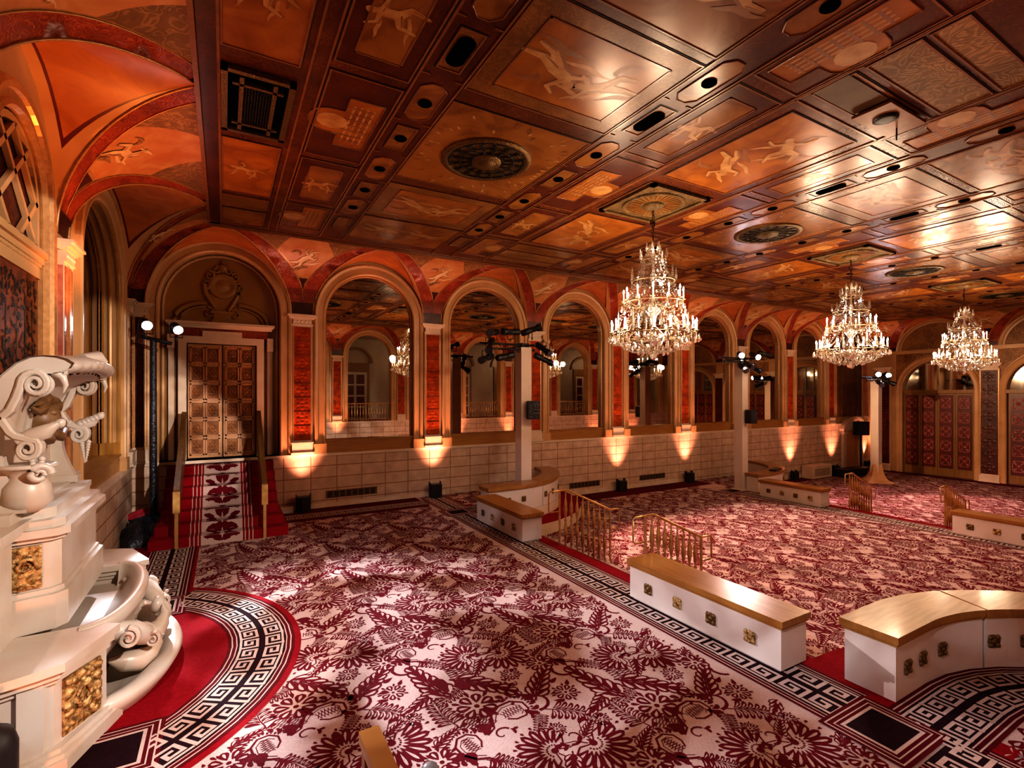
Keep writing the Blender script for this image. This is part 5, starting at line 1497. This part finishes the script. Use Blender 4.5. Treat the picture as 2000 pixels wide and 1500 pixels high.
# ------------------------------------------------------------------ chandeliers
def chandelier(i, x, label, proto=None):
    if proto is not None: return dup(proto, (x, YC, ZC), label)
    t = thing('chandelier', label, 'chandelier', (x, YC, ZC), 'crystal chandeliers')
    P = lambda r, a, h: (x+r*cos(a), YC+r*sin(a), h)
    m = MB()
    for k in range(7):
        z = ZC-.10-.065*k
        if k == 3:
            m.tube([(x+.05*cos(q*pi/8), YC+.01, z-.03+.055*sin(q*pi/8)) for q in range(17)], .011, 6)
        else:
            ax = (1,0) if k % 2 else (0,1)
            m.tube([(x+ax[0]*.018*cos(q*pi/5), YC+ax[1]*.018*cos(q*pi/5), z+.042*sin(q*pi/5)) for q in range(11)], .007, 5)
    m.tube([(x,YC,ZC-.52),(x,YC,ZC-.72)], .012, 6)
    m.build('chain', M['iron'], t)
    m = MB(); m.lathe([(.012,5.08),(.03,5.02),(.012,4.95),(.05,4.86),(.02,4.75),(.035,4.6),(.085,4.5),(.03,4.4),(.02,4.2),(.10,4.05),(.13,3.95),(.05,3.85),(.03,3.7),(.14,3.58),(.18,3.5),(.08,3.42),(.03,3.36)], 14, (x,YC,0))
    m.build('stem', M['crystal'], t)
    m = MB()
    for r, h in ((.66,3.55),(.47,4.07),(.34,4.42),(.2,4.76)): m.tube([P(r, 2*pi*k/32, h) for k in range(33)], .009, 5)
    m.build('hoop', M['paleb'], t)
    def arm(a, r, h, d):
        m = MB(); m.tube([P(.05,a,h-.02), P(r*.35,a,h-d), P(r*.7,a,h-d*.9), P(r*.95,a,h-d*.3), P(r,a,h)], .009, 5)
        m.lathe([(.008,-.01),(.034,.0),(.038,.012),(.014,.014)], 9, P(r,a,h)); return m.build('arm', M['paleb'], t)
    def candle(a, r, h):
        m = MB(); m.lathe([(.011,0),(.011,.13)], 7, P(r,a,h)); c = m.build('candle', M['candle'], t)
        m = MB(); m.lathe([(.006,.13),(.014,.148),(.012,.165),(.004,.195),(0,.2)], 7, P(r,a,h)); m.build('bulb', M['bulb'], c)
    for k in range(18):
        a = 2*pi*k/18+.1; arm(a, .67, 3.58, .12); candle(a, .67, 3.59)
    for k in range(12):
        a = 2*pi*k/12+.25; arm(a, .47, 4.10, .09); candle(a, .47, 4.11)
    def dropx(r, a, h, L, w):
        m = MB(); m.lathe([(0,0),(w*.35,-L*.2),(w,-L*.68),(w*.7,-L*.9),(0,-L)], 6, P(r,a,h), smooth=False); m.build('crystal_drop', M['crystal'], t)
    def spire(r, a, h, L):
        m = MB(); m.lathe([(.02,0),(.012,.02),(.026,.05),(.016,L*.45),(.008,L*.9),(0,L)], 6, P(r,a,h), smooth=False); m.build('crystal_spire', M['crystal'], t)
    for k in range(30): dropx(.72, 2*pi*k/30, 3.54, .12, .028)
    for k in range(24): dropx(.56, 2*pi*k/24+.1, 3.50, .13, .030)
    for k in range(18): dropx(.40, 2*pi*k/18, 3.42, .13, .030)
    for k in range(12): dropx(.24, 2*pi*k/12, 3.34, .13, .030)
    for k in range(16): dropx(.50, 2*pi*k/16, 4.05, .13, .026)
    for k in range(9): spire(.36, 2*pi*k/9, 4.43, .22)
    for k in range(7): spire(.21, 2*pi*k/7, 4.77, .2)
    for k in range(5): spire(.10, 2*pi*k/5, 4.92, .16)
    for k in range(8): spire(.56, 2*pi*k/8+.2, 3.60, .34)
    m = MB(); m.lathe([(0,.09),(.06,.06),(.085,0),(.06,-.06),(0,-.09)], 8, (x,YC,3.22), smooth=False); m.build('crystal_ball', M['crystal'], t)
    # draped bead strings (uncountable small beads)
    m = MB(); rb_ = random.Random(4)
    def bead(p, s): m.add([(p[0]+s,p[1],p[2]),(p[0]-s,p[1],p[2]),(p[0],p[1]+s,p[2]),(p[0],p[1]-s,p[2]),(p[0],p[1],p[2]+s*1.2),(p[0],p[1],p[2]-s*1.2)], [(0,2,4),(2,1,4),(1,3,4),(3,0,4),(2,0,5),(1,2,5),(3,1,5),(0,3,5)])
    def drape(r0, h0, r1, h1, n, sag, nb, s):
        for k in range(n):
            a = 2*pi*k/n
            for q in range(nb):
                f = q/(nb-1); bead(P(r0+(r1-r0)*f, a, h0+(h1-h0)*f-sag*sin(pi*f)), s)
    drape(.10, 4.92, .34, 4.45, 14, .10, 16, .013); drape(.2, 4.72, .46, 4.10, 16, .14, 18, .013); drape(.34, 4.40, .47, 4.0, 16, .02, 10, .013)
    drape(.14, 4.35, .60, 3.62, 18, .18, 22, .014); drape(.47, 4.05, .66, 3.60, 18, .10, 14, .014); drape(.64, 3.50, .12, 3.28, 18, .10, 18, .015)
    for (r, h, n) in ((.66,3.50,24),(.47,4.02,18),(.34,4.38,14)):
        for k in range(n):
            for q in range(7):
                f = q/6; bead(P(r, 2*pi*(k+f)/n, h-.05*sin(pi*f)), .012)
    for k in range(60):
        a = rb_.uniform(0, 2*pi); r = rb_.uniform(.1,.62); h = 3.44-.2*(1-r/.7)+rb_.uniform(-.05,.1); bead(P(r,a,h), .026)
    for k in range(70):
        a = rb_.uniform(0, 2*pi); h = rb_.uniform(3.6,4.9); r = .10+(5.0-h)*.30*rb_.random()**.5; bead(P(r,a,h), .022)
    m.build('bead_strings', M['crystal'], t)['kind'] = 'stuff'
    return t
ch1 = chandelier(0, RC[0], 'nearest and largest crystal chandelier with two tiers of lit candles')
chandelier(1, RC[1], 'middle crystal chandelier, second of the row hanging from the painted ceiling', ch1)
chandelier(2, RC[2], 'farthest crystal chandelier, in front of the folding doors', ch1)

# ------------------------------------------------------------------ stage lights, towers, speakers
def stage_light(label, c, aim, L=.34, r=.075, on=False, group=None, hang=1):
    t = thing('stage_light', label, 'stage light', c, group)
    d = tuple(aim[i]-c[i] for i in range(3)); X, Y, Z = frame(d)
    m = MB(); m.lathe([(r*.6,-L*.55),(r*.95,-L*.5),(r,-L*.2),(r*.8,-L*.12),(r*.8,L*.2),(r*1.05,L*.24),(r*1.05,L*.45)], 12, c, d)
    m.build('housing', M['black'], t)
    m = MB(); m.lathe([(r*.95,L*.452),(r*.9,L*.453)], 14, c, d); m.lathe([(r*.92,L*.452),(0,L*.454)], 14, c, d); m.build('lens', M['lampon'] if on else M['lens'], t)
    m = MB()
    s = r*1.25
    p1 = tuple(c[i]+X[i]*s for i in range(3)); p2 = tuple(c[i]-X[i]*s for i in range(3))
    top = .17*hang
    m.tube([p1,(p1[0],p1[1],p1[2]+top),(p2[0],p2[1],p2[2]+top),p2], .010, 5); m.tube([(c[0],c[1],c[2]+top),(c[0],c[1],c[2]+top*1.35)], .018, 6)
    m.build('yoke', M['black'], t)
    return t
def tower(label, x, y, z0, z1, w=.14):
    t = thing('lighting_tower', label, 'lighting tower', (x, y, z0), 'lighting towers')
    m = MB(); m.box((x-w,y-w,z0), (x+w,y+w,z1)); m.build('clad_column', M['white'], t)
    m = MB()
    m.tube([(x-1.15,y-.02,z1+.06),(x+.62,y-.02,z1+.06)], .025, 8); m.tube([(x-.95,y-.10,z1-.06),(x+.25,y-.10,z1-.06)], .022, 8); m.tube([(x-.0,y-.5,z1+.03),(x,y+.55,z1+.03)], .022, 8)
    m.box((x-.1,y-.1,z1),(x+.1,y+.1,z1+.10))
    m.build('crossbar', M['black'], t)
    m = MB(); rr = random.Random(int(x*10))
    for k in range(9):
        xx = x+rr.uniform(-1.0,.5); m.tube([(xx,y-.06,z1+.05),(xx+.04,y-.09,z1-.10),(xx+.12,y-.07,z1-.12),(xx+.2,y-.04,z1+.04)], .007, 4)
    m.build('cable', M['black'], t)
    if z0 < -.8:
        m = MB(); m.lathe([(.62,0),(.60,.05),(.42,.12),(.34,.22),(.26,.40),(.22,.62),(.20,.70)], 4, (x,y,z0+.001), smooth=False); m.build('flared_base', M['plaster'], t)
    elif w > .12:
        m = MB(); m.box((x-w-.06,y-w-.06,z0),(x+w+.06,y+w+.06,z0+.04)); m.build('base_plate', M['white'], t)
    return t
def speaker(label, c, w, h, d, rz):
    t = thing('loudspeaker', label, 'loudspeaker', c)
    ax = (cos(rz),sin(rz),0); ay = (-sin(rz),cos(rz),0)
    m = MB(); m.obox((c[0],c[1],c[2]), tuple(k*w/2 for k in ax), tuple(k*d/2 for k in ay), (0,0,h/2)); m.build('cabinet', M['black'], t)
    g = (c[0]-ay[0]*(d/2+.006), c[1]-ay[1]*(d/2+.006), c[2])
    m = MB(); m.obox(g, tuple(k*w*.44 for k in ax), tuple(k*.006 for k in ay), (0,0,h*.45)); m.build('front_grille', M['blackcloth'], t)
    return t
T1, T2, T3 = (6.12, 10.10), (14.10, 10.05), (22.2, 9.9)
tower('nearest white light tower, square clad column with crossbars of stage lights', T1[0], T1[1], .001, 3.66)
tower('second white light tower standing behind the far divider', T2[0], T2[1], -.449, 3.62)
tower('farthest white light tower near the low arched doorway', T3[0], T3[1], -.9, 3.15)
spec1 = [(-.95,.22,'upper left stage light on the nearest tower',(3,8,3.5)),(-.50,.26,'second stage light on the upper bar of the nearest tower',(2,9.2,3.8)),(.08,.34,'stage light tilted upward above the nearest tower column',(9,8,5.2)),
         (-1.02,-.08,'small stage light at the left end of the lower bar of the nearest tower',(3.0,7,1)),(-1.12,-.36,'lowest left stage light hung under the nearest tower bars',(3,8.6,2.7)),(-.62,-.30,'second stage light hung low on the nearest tower',(9,10.5,4.2)),
         (.40,-.10,'stage light hung just right of the nearest tower column',(8,4,0)),(.42,-.34,'stage light pointing down to the right of the nearest tower',(9,9,2.2))]
for dx, dz, lab, aim in spec1:
    stage_light(lab, (T1[0]+dx, T1[1]-.26, 3.72+dz), aim, L=.50, r=.078, hang=(-1 if dz > 0 else 1), group='stage lights on the nearest tower')
for dx, dz, lab, aim, on in ((-.42,.10,'lit stage light on the left of the second tower',(8,4,2.2),True),(.28,.10,'lit stage light on the right of the second tower',(11,3,1.2),True),(-.30,-.30,'lower left stage light on the second tower',(12,6,1),False),
                             (.30,-.32,'lower right stage light on the second tower',(16,6,1),False),(.75,.16,'long stage light at the right end of the second tower bar',(20,9,3),False),(-.05,-.2,'stage light in front of the second tower column',(13,5,1),False)):
    stage_light(lab, (T2[0]+dx, T2[1]-.28, 3.66+dz), aim, L=.46, r=.085, on=on, hang=(-1 if dz > 0 else 1), group='stage lights on the second tower')
for dx, dz, lab, aim, on in ((-.55,.12,'lit stage light on the left of the farthest tower',(12,4,1.6),True),(.20,.10,'lit stage light on the right of the farthest tower',(14,4,1.6),True),(-.35,-.25,'unlit lower stage light on the left of the farthest tower',(18,6,1),False),(.4,-.2,'unlit lower stage light on the right of the farthest tower',(25,6,1),False)):
    stage_light(lab, (T3[0]+dx, T3[1]-.3, 3.2+dz), aim, L=.42, r=.09, on=on, hang=(-1 if dz > 0 else 1), group='stage lights on the farthest tower')
speaker('black loudspeaker fixed to the nearest light tower column', (T1[0]+.06, T1[1]-.33, 2.20), .26, .42, .22, -.35)
speaker('black loudspeaker fixed to the second light tower column', (T2[0]+.03, T2[1]-.32, 1.86), .26, .42, .22, -.2)
# tripod stand in the corner beside the door
sx, sy = -1.12, 11.15
t = thing('light_stand', 'tall black light stand with crossbar in the corner between fountain wall and door', 'light stand', (sx, sy, 0))
m = MB(); m.tube([(sx,sy,.1),(sx,sy,1.9),(sx,sy,3.55)], [.062,.058,.05], 12); m.build('pole', M['blackcloth'], t)
m = MB(); m.tube([(sx-.2,sy+.02,3.62),(sx+.28,sy-.08,3.50)], .035, 8); m.build('crossbar', M['black'], t)
for k in range(3):
    a = 2*pi*k/3+.5; m = MB(); m.tube([(sx,sy,.45),(sx+.2*cos(a),sy+.2*sin(a),.25),(sx+.34*cos(a),sy+.34*sin(a),.015)], .015, 6); m.build('leg', M['black'], t)
stage_light('lit spotlight on the left end of the corner light stand', (sx-.10, sy-.12, 3.83), (1.2, 3.5, 1.0), L=.26, r=.085, on=True, hang=-1, group='spotlights on the corner stand')
stage_light('lit spotlight on the right end of the corner light stand', (sx+.36, sy-.16, 3.78), (2.0, 3.5, .4), L=.26, r=.08, on=True, hang=-1, group='spotlights on the corner stand')
def heap(name, label, cat, c, rx, ry, h, mat, seed):
    rr = random.Random(seed); m = MB(); rows = []
    ph = [rr.uniform(0,6) for _ in range(8)]
    N = 40
    for i in range(13):
        f = i/12; row = []
        for j in range(N):
            a = 2*pi*j/N; w = 1+.13*sin(3*a+ph[0]+2*f)+.07*sin(7*a+ph[1]-3*f)+.035*sin(13*a+ph[2]+6*f)
            R = cos(f*pi/2)**.7*w; z = h*sin(f*pi/2)*(1+.12*sin(4*a+ph[3])+.09*sin(9*a+ph[4]+4*f)+.06*sin(15*a+ph[5]))
            row.append((c[0]+rx*R*cos(a), c[1]+ry*R*sin(a), c[2]+max(.003,z)))
        rows.append(row)
    m.grid(rows, 0, True, True); m.add(rows[-1], [list(range(N))])
    return tag(m.build(name, mat), label, cat)
heap('black_drape_heap', 'crumpled heap of black drape around the foot of the corner light stand', 'drape', (sx-.02, sy-.12, 0), .50, .66, .34, M['blackcloth'], 3)
heap('red_cushion', 'red cushion lying on the black heap by the corner light stand', 'cushion', (sx-.08, sy+.36, .27), .34, .17, .15, M['redcloth'], 5)
# floor uplights along the long wall
def uplight(label, x, z, y=YF-.24, group='floor uplights along the long wall'):
    t = thing('floor_uplight', label, 'uplight', (x, y, z), group)
    m = MB(); w = .135; h = .33
    m.prism([(x-w,y-.11),(x-w*.3,y-.16),(x+w*.3,y-.16),(x+w,y-.11),(x+w,y+.09),(x-w,y+.09)], z+.004, z+h); m.build('housing', M['black'], t)
    m = MB(); m.box((x-w+.03,y-.08,z+h),(x+w-.03,y+.07,z+h+.008)); m.build('lens', M['lens'], t)
    m = MB()
    for s in (-1,1): m.box((x+s*w-.006+s*.008,y-.02,z+.08),(x+s*w+.006+s*.008,y+.07,z+h+.05))
    m.box((x-w-.006,y+.06,z+.05),(x+w+.02,y+.075,z+.10)); m.build('bracket', M['black'], t)
fl = lambda x: 0. if x < 4.9 else (-.45 if x < 14.1 else -.9)
PX = [1.5+3.06*k for k in range(8)]
for k, x in enumerate(PX):
    if k == 2: continue
    uplight('black floor uplight under the %s red pilaster right of the tan door' % ORD[k], x, fl(x))
for k, x in enumerate(PX):
    uplight('black floor uplight at the gallery wall opposite the %s red pilaster' % ORD[k], x, fl(x), YN+.24, 'floor uplights along the gallery wall')
uplight('black floor uplight between the arched doorway and the farthest tower', 25.6, -.9)
# wall vents
for x, z0, lab in ((2.58,.20,'first'),(6.3,-.22,'second'),(9.4,-.24,'third'),(12.2,-.24,'fourth')):
    t = thing('wall_vent', 'long slotted metal vent low in the stone dado, %s from the door' % lab, 'vent', (x, YF-.05, z0), 'dado vents')
    m = MB(TB); m.box((x-.58,.04,z0),(x+.58,.058,z0+.17)); m.build('plate', M['ventm'], t)
    m = MB(TB)
    for k in range(8):
        for j in range(4): m.box((x-.54+k*.138,.056,z0+.025+j*.034),(x-.44+k*.138,.064,z0+.042+j*.034))
    m.build('slots', M['cg_black'], t)
# speaker on a pole, floor monitor, pale radiator bench near the far corner
t = thing('speaker_stand', 'black pole stand carrying a loudspeaker in front of the low arched doorway', 'speaker stand', (24.55, 11.55, -.9))
m = MB(); m.tube([(24.55,11.55,-.9),(24.55,11.55,.72)], .045, 8); m.build('pole', M['black'], t)
m = MB(); m.lathe([(.3,0),(.3,.02),(.05,.04)], 20, (24.55,11.55,-.899)); m.build('base', M['black'], t)
speaker('black loudspeaker on top of the pole stand near the low arched doorway', (24.55, 11.53, 1.02), .52, .60, .3, -.5)
k = thing('floor_monitor', 'long low black case on the floor in the far corner', 'floor case', (22.9, 11.25, -.9))
m = MB(); m.prism([(22.1,11.0),(23.9,10.85),(24.0,11.35),(22.2,11.5)], -.898, -.58); m.build('case', M['black'], k)
m = MB(); m.tube([(22.6,11.1,-.58),(22.65,11.1,-.53),(22.85,11.08,-.53),(22.9,11.08,-.58)], .015, 5); m.build('handle', M['black'], k)
k = thing('radiator_cover', 'pale stone radiator cover with grille on the floor by the long wall', 'radiator cover', (21.4, 11.7, -.9))
m = MB(); m.box((20.6,11.45,-.9),(22.0,11.9,-.42)); m.box((20.57,11.42,-.42),(22.03,11.9,-.38)); m.build('cover', M['stone'], k)
m = MB()
for q in range(5): m.box((20.75,11.44,-.78+q*.06),(21.85,11.452,-.755+q*.06))
m.build('grille', M['ventm'], k)
k = thing('black_case', 'black rounded case at the lower left corner beside the fountain', 'case', (-1.2, 4.15, 0))
m = MB(); rows = []
for i in range(9):
    f = i/8; rows.append([(-1.25+.16*cos(a)*(1 if f < .8 else cos((f-.8)*5*1.4)), 4.15+.16*sin(a)*(1 if f < .8 else cos((f-.8)*5*1.4)), .002+.62*f) for a in [2*pi*q/20 for q in range(20)]])
m.grid(rows, 0, True, True); m.build('shell', M['black'], k)
m = MB(); m.tube([(-1.25,4.09,.60),(-1.25,4.09,.66),(-1.25,4.21,.66),(-1.25,4.21,.60)], .012, 5); m.build('handle', M['black'], k)
k = thing('paper_box', 'small white box on the floor against the dado beside the first uplight', 'box', (1.18, 11.75, 0))
m = MB(); m.box((1.06,11.72,.004),(1.30,11.87,.12)); m.build('carton', M['white'], k)
# ------------------------------------------------------------------ lights
def spot(name, loc, aim, power, col, size=60, blend=.5, rad=.06, gobo=None):
    L = bpy.data.lights.new(name, 'SPOT'); L.energy = power; L.color = col; L.spot_size = radians(size); L.spot_blend = blend; L.shadow_soft_size = rad
    o = bpy.data.objects.new(name, L); COL.objects.link(o); o.location = loc
    d = tuple(aim[i]-loc[i] for i in range(3))
    from mathutils import Vector
    o.rotation_euler = Vector(d).to_track_quat('-Z', 'Y').to_euler()
    if gobo:
        L.use_nodes = True; nt = L.node_tree; nt.nodes.clear()
        out = nt.nodes.new('ShaderNodeOutputLight'); em = nt.nodes.new('ShaderNodeEmission'); tc = nt.nodes.new('ShaderNodeTexCoord')
        nz = nt.nodes.new('ShaderNodeTexNoise'); nz.inputs['Scale'].default_value = gobo[0]; nz.inputs['Detail'].default_value = 2.; nz.inputs['Distortion'].default_value = .6
        rp = nt.nodes.new('ShaderNodeValToRGB'); e = rp.color_ramp.elements
        e[0].position = gobo[1]; e[0].color = c4([c*gobo[3] for c in gobo[4]]); e[1].position = gobo[2]; e[1].color = c4(col)
        nt.links.new(tc.outputs['Normal'], nz.inputs['Vector']); nt.links.new(nz.outputs['Fac'], rp.inputs[0]); nt.links.new(rp.outputs[0], em.inputs[0]); nt.links.new(em.outputs[0], out.inputs[0])
        L.color = (1,1,1)
    return o
def point(name, loc, power, col, rad=.1):
    L = bpy.data.lights.new(name, 'POINT'); L.energy = power; L.color = col; L.shadow_soft_size = rad
    o = bpy.data.objects.new(name, L); COL.objects.link(o); o.location = loc; return o
WARM = (1,.72,.48)
for x in RC:
    for k in range(5):
        a = 2*pi*k/5+.3
        point('chandelier_lamp', (x+.80*cos(a), YC+.80*sin(a), 3.86), 40, WARM, .10)
    point('chandelier_lamp', (x, YC, 4.95), 3, WARM, .08)
UP = (1,.41,.28)
for x in PX:
    z = fl(x)
    spot('uplight_beam', (x, YF-.40, z+.40), (x, YF-.02, z+2.9), 300, UP, 66, 1., .12)
    spot('uplight_beam', (x, YN+.40, z+.40), (x, YN+.02, z+2.9), 260, UP, 66, 1., .12)
spot('uplight_beam', (25.6, YF-.27, -.5), (25.6, YF-.02, 2.6), 260, UP, 62, .75, .05)
# corner stand washing the upper terrace through a leaf gobo
spot('stand_wash', (sx+.14, sy-.30, 3.80), (2.1, 3.9, 0), 3000, (.86,.88,1), 56, .8, .03, (7.,.42,.56,.16,(1,.62,.6)))
spot('front_fill', (-1.1, .9, 4.3), (2.4, 3.6, 0), 900, (.84,.86,1), 80, .7, .03, (7.,.42,.56,.14,(1,.6,.6)))  # added unseen lamp, evens the wash over the near part of the terrace
# front-of-house profile on the fountain (from a stand on the near side)
spot('fountain_profile', (2.6, .9, 4.3), (-1.15, 6.3, 1.6), 950, (1,.90,.84), 50, .10, .03)
# amber wash on the vault over the fountain
spot('vault_amber', (-1.0, 7.35, 3.05), (-.80, 6.95, 5.4), 120, (1,.32,.08), 120, .7, .06)  # added unseen lamp floating in mid-air, no fixture there
spot('fountain_amber', (-1.35, 2.7, .35), (-1.3, 4.7, .55), 70, (1,.34,.16), 70, .8, .06)
spot('tower_wash', (T2[0]+.9, T2[1]-.4, 3.65), (26, 7.0, .8), 950, (1,.66,.42), 46, .6, .04)  # added fill to brighten the right wall doors, set beside the tower
spot('door_profile', (2.7, .7, 4.3), (-1.15, 12, 1.45), 2000, (1,.90,.86), 15, .25, .02, (22.,.40,.62,.25,(1,.8,.7)))
# tower washes over the middle and lower terraces
spot('tower_wash', (T1[0]+.6, T1[1]-.3, 3.6), (9.2, 5.0, -.45), 1400, (1,.62,.55), 75, .5, .05, (8.,.38,.62,.35,(1,.45,.35)))
spot('tower_wash', (T2[0]-.4, T2[1]-.3, 3.6), (10.8, 5.5, -.45), 900, (1,.72,.66), 70, .5, .05)
spot('tower_wash', (T2[0]+.5, T2[1]-.3, 3.6), (18.5, 6.5, -.9), 1600, (1,.55,.60), 75, .5, .05, (8.,.38,.62,.35,(1,.4,.4)))
spot('tower_wash', (T3[0]-.6, T3[1]-.3, 3.2), (19, 4.5, -.9), 900, (1,.62,.58), 70, .5, .05)
for k in range(1, 9, 2):
    point('gallery_lamp', (BAYX[k], -1.8, 4.6), 26, (1,.8,.6), .15)
W = bpy.data.worlds.new('World'); SC.world = W; W.use_nodes = True
W.node_tree.nodes['Background'].inputs[0].default_value = (.9,.42,.2,1); W.node_tree.nodes['Background'].inputs[1].default_value = .02

# ------------------------------------------------------------------ camera
cd = bpy.data.cameras.new('Camera'); cam = bpy.data.objects.new('Camera', cd); COL.objects.link(cam)
cam.location = (0, 0, 2.6)
TH_ = math.atan(562/977.)
cam.rotation_euler = (pi/2, 0, -TH_)
cd.sensor_width = 36; cd.lens = 36*977/2000.; cd.shift_y = (767-750)/2000.
cd.clip_start = .02; cd.clip_end = 200
SC.camera = cam
SC.view_settings.view_transform = 'Standard'
SC.view_settings.look = 'High Contrast'
SC.view_settings.exposure = 0.35
try:
    SC.cycles.adaptive_threshold = .05; SC.cycles.max_bounces = 6; SC.cycles.diffuse_bounces = 2; SC.cycles.glossy_bounces = 4; SC.cycles.transparent_max_bounces = 12; SC.cycles.transmission_bounces = 4
    SC.cycles.caustics_reflective = False; SC.cycles.caustics_refractive = False
    SC.cycles.sample_clamp_indirect = 4.
    SC.cycles.use_denoising = True
except Exception: pass
